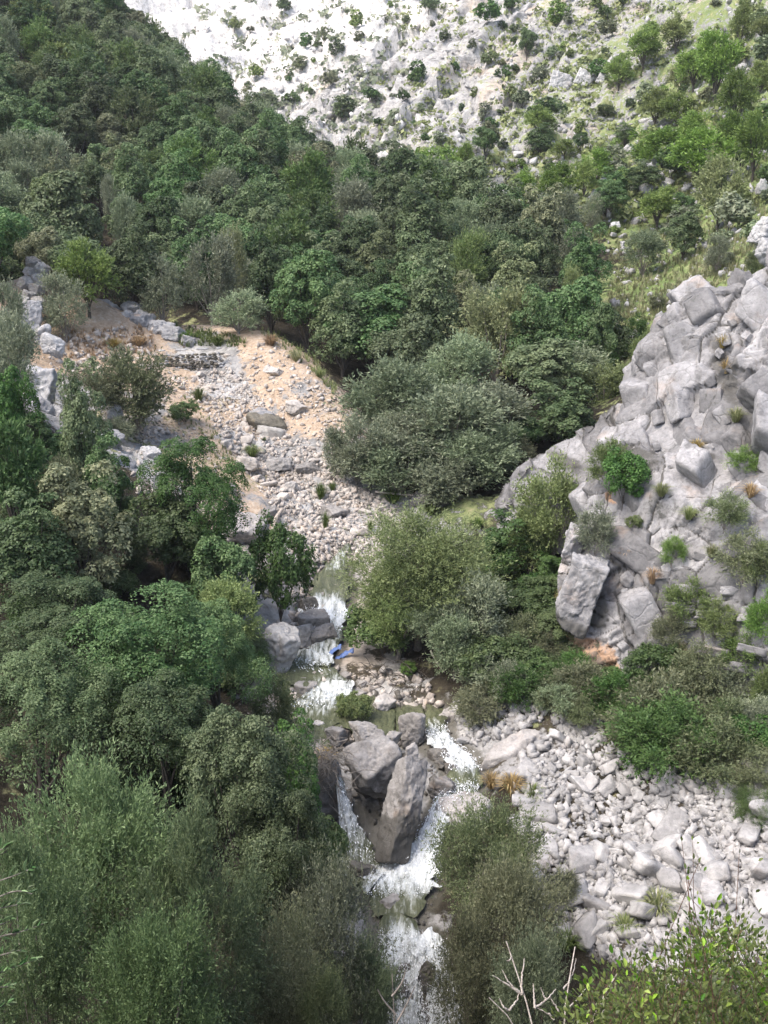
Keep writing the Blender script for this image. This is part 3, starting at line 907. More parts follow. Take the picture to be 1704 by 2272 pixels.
BOULDERS = [
    (746, 868, 1598, 1734, 'big rounded boulder wedged at the top of the drop beside the leaning slab', 'boulder', 3, .9, 36.0, .2, (.1, .0), {}),
    (849, 923, 1528, 1624, 'upright egg shaped grey boulder standing in the upper pool', 'boulder_pale', 12, .8, 39.2, .3, (.1, .25), {'sharp': 24.}),
    (796, 853, 1505, 1558, 'pale scooped boulder behind the egg shaped one at the pool edge', 'boulder_pale', 7, .9, 41.6, .5, (0, 0), {}),
    (936, 990, 1530, 1592, 'pale block on the right side of the narrow chute', 'boulder_pale', 8, .9, 41.0, .2, (0, .1), {}),
    (924, 974, 1617, 1660, 'dark wet round rock splashed by the right hand chute', 'boulder_wet', 9, .9, 37.6, .1, (0, 0), {'sharp': 34.}),
    (956, 994, 1650, 1682, 'small dark wet rock just below the round wet rock in the rapids', 'boulder_wet', 10, .9, 36.8, .6, (0, 0), {'sharp': 34.}),
    (918, 988, 1675, 1742, 'weathered brown rock between the leaning slab and the white chute', 'boulder', 11, .9, 35.4, .4, (0, .3), {}),
    (648, 748, 1600, 1830, 'tall stream rock on the left of the drop, carrying drift debris', 'boulder', 22, .8, 35.6, .1, (0, -.12), {'sharp': 50.}),
    (648, 712, 1552, 1600, 'pale square block on the left edge of the upper rapids', 'boulder_pale', 13, .9, 40.0, .3, (0, .1), {}),
    (752, 830, 1560, 1607, 'low mottled rock lying above the big rounded boulder', 'boulder', 14, .9, 38.6, .1, (0, 0), {}),
    (824, 872, 1578, 1612, 'small pale rock squeezed between the egg boulder and the big rounded one', 'boulder_pale', 15, .9, 38.2, .7, (0, 0), {}),
    (868, 912, 1605, 1640, 'small white rock on top of the leaning slab', 'boulder_pale', 16, .9, 37.0, .7, (0, .2), {}),
    (566, 656, 1334, 1448, 'large smooth pale boulder on the left bank beside the blue sheeting', 'scree_stone', 21, .9, 44.6, .3, (.15, .35), {'planes': 9, 'sharp': 40.}),
    (640, 722, 1322, 1360, 'flat topped grey boulder directly below the small waterfall', 'boulder', 17, .9, 48.4, .1, (0, .05), {}),
    (622, 684, 1348, 1404, 'smooth dark grey boulder between the pale boulder and the flat topped one', 'boulder', 18, .9, 47.0, .4, (0, .1), {'sharp': 34.}),
    (668, 726, 1352, 1394, 'brown grey boulder right of the smooth dark one under the waterfall', 'boulder', 19, .9, 47.4, .4, (0, -.2), {}),
    (635, 690, 1470, 1518, 'brown pointed rock in the middle of the upper rapids', 'boulder', 20, .9, 43.0, .1, (0, .1), {}),
    (672, 714, 1496, 1526, 'small wet brown rock touching the pointed rock in the rapids', 'boulder_wet', 23, .9, 42.2, .3, (0, 0), {}),
    (600, 640, 1464, 1494, 'small pink grey rock left of the pointed rock at the pool', 'boulder', 24, .9, 43.8, .5, (0, 0), {}),
    (645, 720, 1454, 1478, 'low flat rock at the lower lip of the green pool', 'boulder', 25, .9, 44.2, .2, (0, 0), {}),
    (893, 958, 1478, 1535, 'dark brown block in the shade below the central olive', 'boulder_wet', 26, .9, 43.2, .2, (0, .1), {}),
    (955, 998, 1470, 1534, 'grey upright rock right of the dark block below the olive', 'boulder', 27, .9, 42.6, .2, (0, 0), {}),
    (578, 622, 1440, 1500, 'grey rock half hidden under the left bank bushes', 'boulder', 28, .9, 44.0, .2, (0, 0), {}),
    (755, 812, 1862, 1895, 'dark wet rock at the foot of the left trickle', 'boulder_wet', 29, .9, 32.6, .2, (0, 0), {}),
    (700, 752, 1864, 1886, 'small red brown rock left of the foam pool', 'boulder', 30, .9, 33.0, .2, (0, 0), {}),
    (818, 880, 1932, 1960, 'low rock sill below the foam pool', 'boulder', 31, 1.2, 31.2, .1, (0, 0), {}),
    (905, 945, 2070, 2150, 'dark wet rock splitting the lowest fall in two', 'boulder_wet', 61, .9, 28.4, .2, (0, 0), {}),
    (940, 1080, 1724, 1775, 'flat pale ledge at the lip of the right hand fall', 'boulder_pale', 32, .8, 34.4, .1, (0, 0), {}),
    (1030, 1205, 1578, 1690, 'long pale fractured slab along the right bank of the rapids', 'boulder_pale', 33, .5, 37.6, .25, (0, -.42), {'planes': 20}),
    (1240, 1330, 1590, 1680, 'large angular block at the top of the white scree', 'scree_stone', 34, .7, 37.2, .2, (0, -.3), {'planes': 9}),
    (1337, 1410, 1696, 1748, 'wedge shaped block half way down the white scree under the dark bush', 'scree_stone', 35, .8, 35.2, .1, (0, .2), {'planes': 9}),
    (1408, 1490, 1750, 1828, 'largest tilted slab in the middle of the white scree', 'scree_stone', 36, .7, 33.4, .2, (0, .5), {'planes': 9}),
    (1480, 1545, 1780, 1838, 'rounded block touching the right of the tilted slab on the scree', 'scree_stone', 37, .9, 33.0, .3, (0, 0), {}),
    (1515, 1560, 1752, 1804, 'egg shaped pale block at the upper right of the scree', 'scree_stone', 38, .9, 33.8, .3, (0, .2), {'sharp': 34.}),
    (1142, 1225, 1762, 1850, 'very pale big block at the left edge of the white scree', 'scree_stone', 39, .8, 33.8, .2, (0, .1), {}),
    (1165, 1242, 1840, 1905, 'bluish grey block below the very pale one at the scree edge', 'scree_stone', 40, .8, 32.2, .2, (0, .2), {}),
    (1266, 1308, 1818, 1858, 'single grey diamond shaped block on the open scree', 'scree_stone', 41, .9, 32.8, .7, (0, .3), {'planes': 8}),
    (1210, 1262, 1948, 2002, 'square pale block at the lower left corner of the scree', 'scree_stone', 42, .9, 30.2, .3, (0, .1), {'planes': 8}),
    (1196, 1242, 1742, 1776, 'smooth rounded stone with a dark underside high on the scree', 'scree_stone', 43, .9, 34.6, .1, (0, -.2), {'sharp': 34.}),
    (1600, 1650, 1866, 1942, 'tall narrow block standing at the right edge of the scree', 'scree_stone', 44, .8, 31.2, .2, (0, 0), {}),
    (1612, 1668, 1976, 2032, 'pink grey flat block at the far right bottom of the scree', 'scree_stone', 45, .9, 29.4, .2, (0, .1), {}),
    (1383, 1465, 1862, 1918, 'long low pale slab across the middle of the scree', 'scree_stone', 46, .7, 31.8, .1, (0, -.4), {}),
    (1340, 1388, 1815, 1852, 'blunt grey block above the long low slab on the scree', 'scree_stone', 47, .9, 33.0, .4, (0, 0), {}),
    (1465, 1530, 1722, 1754, 'whitish flat block at the foot of the dark bush on the scree', 'scree_stone', 48, .9, 34.8, .4, (0, 0), {}),
    (1130, 1170, 1700, 1760, 'upright grey block beside the brown grass at the scree edge', 'scree_stone', 49, .9, 35.0, .4, (0, 0), {}),
    (704, 760, 1452, 1486, 'rounded grey rock in the white step below the blue sheeting', 'boulder_pale', 71, .9, 44.4, .2, (0, .1), {'sharp': 30.}),
    (764, 818, 1438, 1478, 'dull grey rock at the shaded right edge of the green pool', 'boulder', 72, .9, 44.6, .6, (0, 0), {}),
    (826, 886, 1448, 1490, 'brown boulder under the roots of the central olive', 'boulder', 73, .9, 44.2, .1, (0, .1), {}),
    (742, 800, 1486, 1524, 'low pale boulder beside the willow like shrub in the rapids', 'boulder_pale', 74, .9, 42.8, .5, (0, .1), {}),
    (690, 748, 1532, 1562, 'flat wet rock in the left hand rapids', 'boulder_wet', 75, .9, 41.4, .2, (0, 0), {}),
    (858, 906, 1500, 1534, 'mottled rock behind the scooped boulder', 'boulder', 76, .9, 42.6, .4, (0, .1), {}),
    (990, 1040, 1566, 1604, 'small pale block on the bank right of the chute block', 'boulder_pale', 77, .9, 39.8, .3, (0, .1), {}),
    (700, 756, 1568, 1612, 'grey rock between the square block and the low mottled rock', 'boulder', 78, .9, 38.8, .7, (0, .1), {}),
    (985, 1040, 1700, 1738, 'rock splitting the flow above the lip of the main fall', 'boulder', 79, .9, 35.8, .2, (0, .1), {}),
    (648, 690, 1400, 1436, 'wet rock between the pale boulder and the blue sheeting', 'boulder_wet', 80, .9, 46.2, .2, (0, .1), {}),
    (728, 764, 1300, 1348, 'upright rock at the right of the small waterfall', 'boulder', 82, .9, 50.6, .2, (0, 0), {}),
    (640, 690, 1290, 1330, 'dark rock at the left of the small waterfall', 'boulder_wet', 83, .9, 50.2, .2, (0, 0), {}),
    (470, 585, 1105, 1195, 'white boulder behind the open crowned oak on the left bank', 'boulder_pale', 50, .8, 53.6, .2, (0, -.2), {'planes': 10}),
    (556, 600, 1095, 1130, 'grey stone beside the dead trunk in the lower gully', 'boulder', 51, .9, None, .2, (0, 0), {}),
    (480, 510, 1040, 1068, 'pale grey stone in the yellow grass of the gully', 'boulder_pale', 52, .9, None, .2, (0, 0), {}),
    (575, 640, 985, 1015, 'low grey boulder in the middle of the gully', 'boulder', 53, .9, None, .2, (0, 0), {}),
    (640, 690, 1000, 1022, 'dark topped stone right of the low grey boulder in the gully', 'boulder', 54, .9, None, .2, (0, 0), {}),
    (612, 650, 1040, 1066, 'upright pale stone below the grey boulder in the gully', 'boulder_pale', 55, .9, None, .2, (0, 0), {}),
    (690, 750, 1092, 1118, 'white wedge of stone beside the upper green tuft in the gully', 'boulder_pale', 56, .9, None, .2, (0, .2), {}),
    (500, 560, 985, 1018, 'pale broken stone right of the tall green tuft', 'gully_stone', 57, .9, None, .2, (0, .2), {}),
    (610, 660, 866, 898, 'orange white rock on the bare dirt slope', 'gully_stone', 58, .9, None, .2, (0, .2), {}),
    (570, 620, 790, 815, 'pale plank shaped rock below the dirt crest', 'gully_stone', 59, .7, None, .2, (0, .35), {}),
    (885, 945, 1062, 1095, 'grey rock among fallen branches below the large olives', 'boulder', 60, .9, None, .2, (0, 0), {}),
]
for (u0, u1, v0, v1, lab, mt, sdn, dp, yy, rz, tl, kw) in BOULDERS:
    boulder(u0, u1, v0, v1, lab, mt, sdn, dp, yy, rz, tl, group='boulders of the stream, gully and scree', **kw)

# the long leaning slab between the two falls: a tilted prism of its own
def leaning_slab():
    c = N(896, 1800, 33.6)
    V, F = rock_shape(83, 6, 12, .06, 60, (1.25, 1.4, 4.0))
    wet = sstep(.6, -.7, V[:, 2] + .5 * fbm(V * 1.2, 3, 5))
    o = link('boulder', mk('boulder', V, F, M['boulder_stained'], {'dark': wet * .95, 'orange': wet * 0}, smooth=False), None, c)
    o.rotation_euler = (-.42, .30, .15)
    tag(o, 'long leaning slab of rock standing between the two waterfalls', 'boulder', 'boulders of the stream, gully and scree')


leaning_slab()

# layered dark boulder on the dirt slope: three beds as parts
lb = link('layered_boulder', None, None, hit([590], [960])[0])
tag(lb, 'dark grey layered boulder with orange underside on the dirt slope of the gully', 'boulder', 'boulders of the stream, gully and scree')
by = lb.location.y
for k, (u0, u1, v0, v1, mt) in enumerate(((545, 622, 922, 952, 'ochre_rock'), (528, 622, 898, 936, 'wall_rock'), (536, 606, 882, 908, 'grey_rock'))):
    cN = D((u0 + u1) / 2, (v0 + v1) / 2, by + .5 * k)
    s = mpp((v0 + v1) / 2 * KD, by)
    r = rock_obj('rock_bed', M[mt], cN - np.array(lb.location), ((u1 - u0) * KD * s, 1.5, (v1 - v0) * KD * s * 1.15), .1, (0, .22), 300 + k, 4, 12, .07, lb)

# ------------------------------------------------------------------ the limestone crag on the right
CRAG_PTS = []


def on_crag(u, v):
    """point of the crag's face at a D pixel"""
    P = np.concatenate(CRAG_PTS)
    a, b = proj(P)
    d = np.hypot(a - u * KD, b - v * KD)
    near = np.where(d < d.min() + 12)[0]
    return P[near[np.argmin(P[near, 1])]]


def crag(cols, nu, nv, name, label, mat, block=1.7, seed=1, amp=.55, orange=(), dark=(), back=((.4, 2.2, -.6), (1.0, 6, -4.5), (1.5, 9, -9)), min_faces=30, aniso=(1, 1, 1.0), fine=.3, max_parts=290, crack=.30, warp_amt=.16, blocks=0, block_size=(.5, 2), nose=()):
    C = []
    for c in cols:
        p = np.array([N(*q) for q in c])
        p2 = smooth_path(p, 60)
        e = p2[-1]
        C.append(np.concatenate([p2, np.stack([e + np.array(b) for b in back])]))
    C = np.array(C)
    ncol, nrow = C.shape[:2]
    rows = []
    for c in C:       # even spacing along each column
        s = np.concatenate([[0], np.cumsum(np.linalg.norm(np.diff(c, axis=0), axis=1))])
        q = np.linspace(0, s[-1], nv)
        rows.append(np.stack([np.interp(q, s, c[:, k]) for k in range(3)], 1))
    R = np.array(rows)
    t = np.linspace(0, ncol - 1, nu)
    i = np.clip(t.astype(int), 0, ncol - 2)
    f = (t - i)[:, None, None]
    i0, i3 = np.maximum(i - 1, 0), np.minimum(i + 2, ncol - 1)
    p0, p1, p2, p3 = R[i0], R[i], R[i + 1], R[i3]
    G = .5 * (2 * p1 + (p2 - p0) * f + (2 * p0 - 5 * p1 + 4 * p2 - p3) * f ** 2 + (3 * p1 - p0 - 3 * p2 + p3) * f ** 3)
    du, dv = np.gradient(G, axis=0), np.gradient(G, axis=1)
    nrm = unit(np.cross(du, dv)).reshape(-1, 3)
    P = G.reshape(-1, 3)
    if (nrm[:, 1].mean()) > 0:
        nrm = -nrm
    P0 = P + nrm * (.9 * fbm(P / 4.5, 3, seed))[:, None]
    r = np.random.default_rng(seed)
    area = np.linalg.norm(np.cross(du, dv), axis=2).sum()
    nb = int(area / (block ** 2))
    an = np.array(aniso)
    Rm = np.array(Matrix.Rotation(.65, 3, 'Y') @ Matrix.Rotation(-.35, 3, 'X'))
    CRAG_PTS.append(P0)
    T = (P0 + warp_amt * np.stack([fbm(P0 / 1.6, 3, seed + k) for k in range(3)], 1)) @ Rm.T * an
    T2 = P0 @ Rm.T * an
    seeds = T2[r.integers(0, len(P), nb)] + r.normal(0, .5, (nb, 3))
    idx, bd, val = voro(T, seeds, r.normal(0, .30, (nb, 3)), r.uniform(-1, 1, nb), .12)
    nb2 = int(nb * 5)
    seeds2 = T2[r.integers(0, len(P), nb2)] + r.normal(0, .2, (nb2, 3))
    idx2, bd2, val2 = voro(T, seeds2, r.normal(0, .26, (nb2, 3)), r.uniform(-1, 1, nb2), .06)
    nb3 = int(nb * 26)
    T3 = T * np.array((.55, 1, 1.5))
    seeds3 = (T2 * np.array((.55, 1, 1.5)))[r.integers(0, len(P), nb3)] + r.normal(0, .1, (nb3, 3))
    idx3, bd3, val3 = voro(T3, seeds3, r.normal(0, .3, (nb3, 3)), r.uniform(-1, 1, nb3), .04)
    broken = sstep(-.1, .6, fbm(P0 / 3.2, 3, seed + 40))        # some faces stay whole, others are shattered
    disp = amp * val - crack * (1 - sstep(0.0, .055, bd)) + (.12 + .88 * broken) * (fine * .6 * val2 - fine * .7 * (1 - sstep(.0, .035, bd2)))
    disp += broken * (.09 * val3 - .06 * (1 - sstep(0, .02, bd3)))
    disp += .035 * fbm(P0 / .4, 4, seed + 9)
    V = P0 + nrm * disp[:, None]
    at = {}
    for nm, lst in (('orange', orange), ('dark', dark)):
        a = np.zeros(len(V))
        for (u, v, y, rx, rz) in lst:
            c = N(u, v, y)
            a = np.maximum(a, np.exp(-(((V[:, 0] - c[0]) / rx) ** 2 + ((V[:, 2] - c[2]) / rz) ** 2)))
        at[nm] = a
    at['dark'] = np.maximum(at['dark'], np.maximum(.85 * (1 - sstep(.0, .07, bd)), .75 * broken * (1 - sstep(0, .05, bd2))))  # cracks darkened for earth in the joints and painted crack shadow
    ii = np.arange(nu * nv).reshape(nu, nv)
    F = np.stack([ii[:-1, :-1], ii[1:, :-1], ii[1:, 1:], ii[:-1, 1:]], -1).reshape(-1, 4)
    fid = idx[F[:, 0]]
    base = P0[:, :].min(0)
    root = link(name, None, None, (V[:, 0].mean(), V[:, 1].min(), V[:, 2].min()))
    tag(root, label, 'crag')
    org = np.array(root.location)
    cnt = np.bincount(fid, minlength=nb)
    order = np.argsort(-cnt)
    own = [k for k in order[:max_parts] if cnt[k] >= min_faces]
    rest = np.isin(fid, own, invert=True)
    used = [(fid == k) for k in own] + ([rest] if rest.any() else [])
    for q, m in enumerate(used):
        fs = F[m]
        vs, inv = np.unique(fs, return_inverse=True)
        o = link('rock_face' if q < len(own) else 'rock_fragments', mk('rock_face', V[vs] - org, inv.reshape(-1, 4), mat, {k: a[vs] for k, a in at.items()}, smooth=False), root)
        if q >= len(own):
            o['kind'] = 'stuff'
    if blocks:
        shp = [mk('rock_block', *rock_shape(1500 + q, 4, 2 + q % 4, .035, 170), mat, {'orange': np.zeros(642), 'dark': np.zeros(642)}, smooth=False) for q in range(16)]
        Gd, Nn = G.reshape(nu, nv, 3), nrm.reshape(nu, nv, 3)
        sizes = np.sort(block_size[0] * (block_size[1] / block_size[0]) ** (r.random(9000) ** 1.5))[::-1]
        put = []
        for sz in sizes:
            i, j = r.integers(4, nu - 4), r.integers(2, int(nv * .755))
            p = Gd[i, j]
            u, v = proj(p)
            if u > 1760 or len(put) >= blocks:
                continue
            if any(abs(p[0] - q[0]) + abs(p[2] - q[2]) < 3.2 and np.linalg.norm(p - q[:3]) < .50 * (sz + q[3]) for q in put):
                continue
            low = u > 1470 and v > 1200
            if u < 1385 and v > 1120:
                continue
            if low:
                sz = min(sz, 1.0)
            put.append((*p, sz))
            o = link('rock_block', shp[r.integers(16)], root, p + Nn[i, j] * sz * r.uniform(-.30, -.03) - org)
            if low:
                o.scale = (sz * r.uniform(1.2, 1.8), sz * 1.1, sz * r.uniform(.42, .70))
                o.rotation_euler = (-.5 + r.normal(0, .1), .14 + r.normal(0, .1), r.normal(0, .25))
            else:
                o.scale = (sz * r.uniform(.75, 1.05), sz * r.uniform(.8, 1.0), sz * r.uniform(1.0, 1.75))
                o.rotation_euler = (-.62 + r.normal(0, .2), -.55 + r.normal(0, .26), r.normal(0, .45))
        if nose:
            for (cu_, cv_, cy_, dm, rt_, sd2) in nose:
                V2, F2 = rock_shape(sd2, 6, 9, .06, 60, dm)
                o = link('rock_nose', mk('rock_nose', V2, F2, mat, {'dark': sstep(-.1, -.42, V2[:, 2] / dm[2]) * .9, 'orange': V2[:, 0] * 0}, smooth=False), root, N(cu_, cv_, cy_) - org)  # underside darkened in the colour, as shade below the overhang
                o.rotation_euler = rt_
    return root


CRAG = [
    [(1262, 1430, 43.4), (1232, 1360, 42.6), (1230, 1290, 42.8), (1240, 1230, 43.8), (1268, 1180, 45.0)],
    [(1285, 1560, 41.0), (1290, 1430, 42.2), (1290, 1390, 41.6), (1296, 1270, 42.6), (1320, 1120, 45.6), (1365, 1000, 48.6), (1392, 925, 50.3)],
    [(1400, 1600, 39.0), (1400, 1420, 40.6), (1405, 1200, 43.2), (1418, 1020, 46.6), (1428, 835, 50.6)],
    [(1520, 1620, 37.4), (1512, 1380, 39.8), (1502, 1150, 43.2), (1500, 900, 47.6), (1516, 668, 51.6)],
    [(1620, 1640, 36.4), (1612, 1380, 39.0), (1610, 1100, 42.8), (1610, 850, 46.8), (1612, 640, 50.8)],
    [(1720, 1660, 35.4), (1720, 1380, 38.0), (1720, 1100, 41.4), (1720, 800, 46), (1722, 585, 50)],
    [(1860, 1680, 34.4), (1860, 1380, 37), (1860, 1100, 40.5), (1860, 800, 45), (1862, 540, 49)],
    [(2050, 1680, 35), (2050, 1380, 38), (2050, 1100, 42), (2050, 800, 46), (2052, 520, 50)]]
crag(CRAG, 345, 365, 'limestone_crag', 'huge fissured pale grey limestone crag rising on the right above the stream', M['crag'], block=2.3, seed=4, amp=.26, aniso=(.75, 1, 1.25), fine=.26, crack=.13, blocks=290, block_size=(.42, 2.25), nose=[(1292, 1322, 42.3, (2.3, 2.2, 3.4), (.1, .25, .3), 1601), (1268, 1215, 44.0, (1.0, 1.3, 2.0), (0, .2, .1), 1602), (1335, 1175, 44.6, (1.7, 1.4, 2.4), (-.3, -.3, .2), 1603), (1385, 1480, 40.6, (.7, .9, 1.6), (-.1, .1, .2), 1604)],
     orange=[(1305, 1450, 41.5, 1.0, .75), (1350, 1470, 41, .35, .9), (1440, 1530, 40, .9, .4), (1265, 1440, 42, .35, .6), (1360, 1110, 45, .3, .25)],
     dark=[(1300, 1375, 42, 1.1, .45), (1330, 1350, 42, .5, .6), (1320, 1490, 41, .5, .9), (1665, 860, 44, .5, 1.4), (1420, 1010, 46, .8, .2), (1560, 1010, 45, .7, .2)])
# pale fluted ridge behind it, running down towards the big olives
RIDGE = [
    [(1105, 1200, 54.2), (1104, 1150, 54.0), (1112, 1110, 54.4)],
    [(1128, 1210, 53.2), (1128, 1130, 53.0), (1142, 1050, 54.0), (1160, 1030, 54.6)],
    [(1190, 1210, 52.2), (1190, 1120, 52.2), (1205, 1040, 53.4), (1225, 985, 54.6)],
    [(1270, 1220, 51.0), (1275, 1100, 51.2), (1285, 1000, 52.8), (1300, 938, 54.2)],
    [(1350, 1200, 50.4), (1350, 1080, 50.8), (1350, 980, 52.2), (1362, 905, 53.8)],
    [(1420, 1150, 50.6), (1420, 1050, 50.8), (1420, 950, 52.2), (1400, 908, 53.6)],
    [(1500, 1150, 51.6), (1500, 1050, 52.2), (1490, 960, 53.4), (1470, 925, 54.6)]]
crag(RIDGE, 240, 170, 'rock_ridge', 'smooth pale fluted limestone ridge sloping down from the crag to the olives', M['crag'], block=3.0, seed=14, amp=.30, aniso=(1.5, 1, .55), fine=.12, crack=.22,
     dark=[(1260, 1030, 52, .8, .3)], back=((.3, 1.2, -.4), (.6, 3, -3), (.8, 4, -7)))

# outcrops on the left and far right
def outcrop(label, name, items, mat, seed, group='small rock outcrops'):
    """a ledge of several rocks (parts) given as D-pixel boxes with distance"""
    cs = [D((a + b) / 2, (c + d) / 2, y) for a, b, c, d, y in items]
    base = np.mean(cs, 0)
    base[2] = min(float(H(base[0], base[1])), min(c[2] for c in cs))
    root = link(name, None, None, base)
    tag(root, label, 'outcrop', group)
    r = np.random.default_rng(seed)
    for k, ((a, b, c, d, y), q) in enumerate(zip(items, cs)):
        s = mpp((c + d) / 2 * KD, y)
        w, h = (b - a) * KD * s, (d - c) * KD * s
        rock_obj('rock', M[mat], q - base, (w * 1.08, max(w, h) * .75, h * 1.1), r.uniform(-.4, .4), (r.uniform(-.2, .2), r.uniform(.1, .45)), seed * 31 + k, 5, 11, .09, root, 60.)
    return root


outcrop('grey and rust rock ledge above the path at the foot of the forest', 'rock_ledge',
        [(188, 262, 648, 688, 86), (200, 250, 676, 722, 84.5), (240, 300, 672, 720, 84.8), (280, 335, 672, 722, 84.6), (318, 372, 690, 732, 84), (352, 405, 706, 742, 83.5), (390, 425, 726, 750, 83), (255, 315, 655, 690, 86.5)], 'grey_rock', 5)
outcrop('tilted grey slabs below the path on the far left', 'rock_slabs',
        [(52, 128, 792, 890, 63), (40, 110, 860, 925, 61), (110, 160, 880, 930, 61.5), (88, 140, 730, 770, 74), (70, 120, 700, 745, 76), (40, 92, 650, 720, 78)], 'grey_rock', 6)
outcrop('broken grey rock behind the slender dark tree on the left bank', 'rock_slabs',
        [(205, 262, 930, 1000, 59), (225, 290, 985, 1060, 57), (250, 300, 1050, 1100, 55), (300, 350, 960, 1010, 60), (225, 270, 870, 915, 62), (282, 330, 840, 880, 65)], 'grey_rock', 7)
outcrop('reddish broken rock column at the top of the far left slope', 'rock_column',
        [(52, 88, 556, 582, 85), (74, 108, 566, 596, 84.6), (48, 80, 578, 606, 83.6), (70, 102, 592, 620, 83.2), (40, 72, 600, 630, 82), (62, 98, 616, 644, 81.6), (44, 76, 628, 656, 80.6), (66, 100, 640, 668, 80), (36, 60, 640, 668, 79.6), (86, 112, 604, 632, 82.6)], 'ochre_rock', 8)
outcrop('grey outcrop at the right edge above the crag', 'rock_outcrop',
        [(1612, 1700, 478, 540, 72), (1625, 1720, 520, 580, 70), (1660, 1740, 470, 520, 73)], 'crag_plain' if 'crag_plain' in M else 'far_rock', 9)
outcrop('knobbly pale outcrop on the mountain face high up', 'rock_outcrop',
        [(1120, 1165, 8, 50, 248), (1150, 1205, 2, 46, 250), (1105, 1140, 30, 66, 244), (1140, 1190, 40, 72, 243)], 'far_rock', 10)
outcrop('rust stained cliff below the ledge on the mountain face', 'rock_cliff',
        [(1085, 1115, 205, 250, 205), (1110, 1135, 195, 255, 203), (1060, 1092, 225, 262, 204), (1085, 1120, 245, 290, 199), (1040, 1075, 240, 285, 201)], 'ochre_rock', 12)
outcrop('rocky hollow with red soil among bushes on the mountain face', 'rock_hollow',
        [(1240, 1290, 158, 190, 205), (1290, 1318, 160, 186, 203), (1310, 1360, 120, 168, 208), (1180, 1240, 160, 205, 206), (1330, 1372, 185, 215, 198)], 'far_rock', 13)
for k, (u0, u1, v0, v1, lab) in enumerate([
        (1378, 1412, 396, 424, 'pointed white boulder between two trees on the grassy right slope'), (1425, 1455, 392, 410, 'low white boulder just right of the pointed one on the right slope'),
        (1630, 1662, 388, 426, 'grey boulder at the right edge of the grassy slope'), (1316, 1342, 478, 500, 'white boulder in grass below the dark oaks on the right slope'),
        (1316, 1335, 502, 514, 'small pale stone under the white boulder in the grass'), (1338, 1350, 520, 534, 'small upright stone beside the leaning olive'),
        (996, 1022, 392, 415, 'white rock beside the large pine at the forest edge'), (1020, 1040, 330, 345, 'pale rock left of the round bush on the slope'),
        (1105, 1130, 325, 340, 'pale rock under the bush pair on the green slope'), (1345, 1372, 312, 330, 'grey rock on the grass below the flat topped pine'),
        (1080, 1115, 405, 432, 'white rock patch above the forest edge'), (1285, 1310, 365, 378, 'pale rock beside the dark hedge of oaks')]):
    h0 = hit([(u0 + u1) / 2 * KD], [v1 * KD])[0]
    boulder(u0, u1, v0, v1, lab, 'far_rock', 400 + k, .9, float(h0[1]), .3 * k, (0, .1), group='boulders on the grassy right slope', sub=4)

# ------------------------------------------------------------------ loose stones
STONE_SHAPES = [rock_shape(900 + k, 3, 1 + k % 3, .025, 200) for k in range(14)]
STONE_MESH = {}
todo = []


def stone_meshes(matname):
    if matname not in STONE_MESH:
        STONE_MESH[matname] = [mk('stone', V, F, M[matname], smooth=False) for V, F in STONE_SHAPES]
    return STONE_MESH[matname]


def in_poly(u, v, poly):
    inside = np.zeros(len(u), bool)
    n = len(poly)
    for i in range(n):
        (x1, y1), (x2, y2) = poly[i], poly[(i + 1) % n]
        c = ((y1 > v) != (y2 > v)) & (u < (x2 - x1) * (v - y1) / (y2 - y1 + 1e-9) + x1)
        inside ^= c
    return inside


def sample_poly(poly, n, r):
    p = np.array(poly, float)
    lo, hi = p.min(0), p.max(0)
    out = np.zeros((0, 2))
    while len(out) < n:
        q = r.uniform(lo, hi, (n * 2, 2))
        out = np.concatenate([out, q[in_poly(q[:, 0], q[:, 1], poly)]])
    return out[:n]


def rot_rand(r, n):
    q = unit(r.normal(0, 1, (n, 4)))
    w, x, y, z = q.T
    return np.stack([np.stack([1 - 2 * (y * y + z * z), 2 * (x * y - z * w), 2 * (x * z + y * w)], -1),
                     np.stack([2 * (x * y + z * w), 1 - 2 * (x * x + z * z), 2 * (y * z - x * w)], -1),
                     np.stack([2 * (x * z - y * w), 2 * (y * z + x * w), 1 - 2 * (x * x + y * y)], -1)], 1)


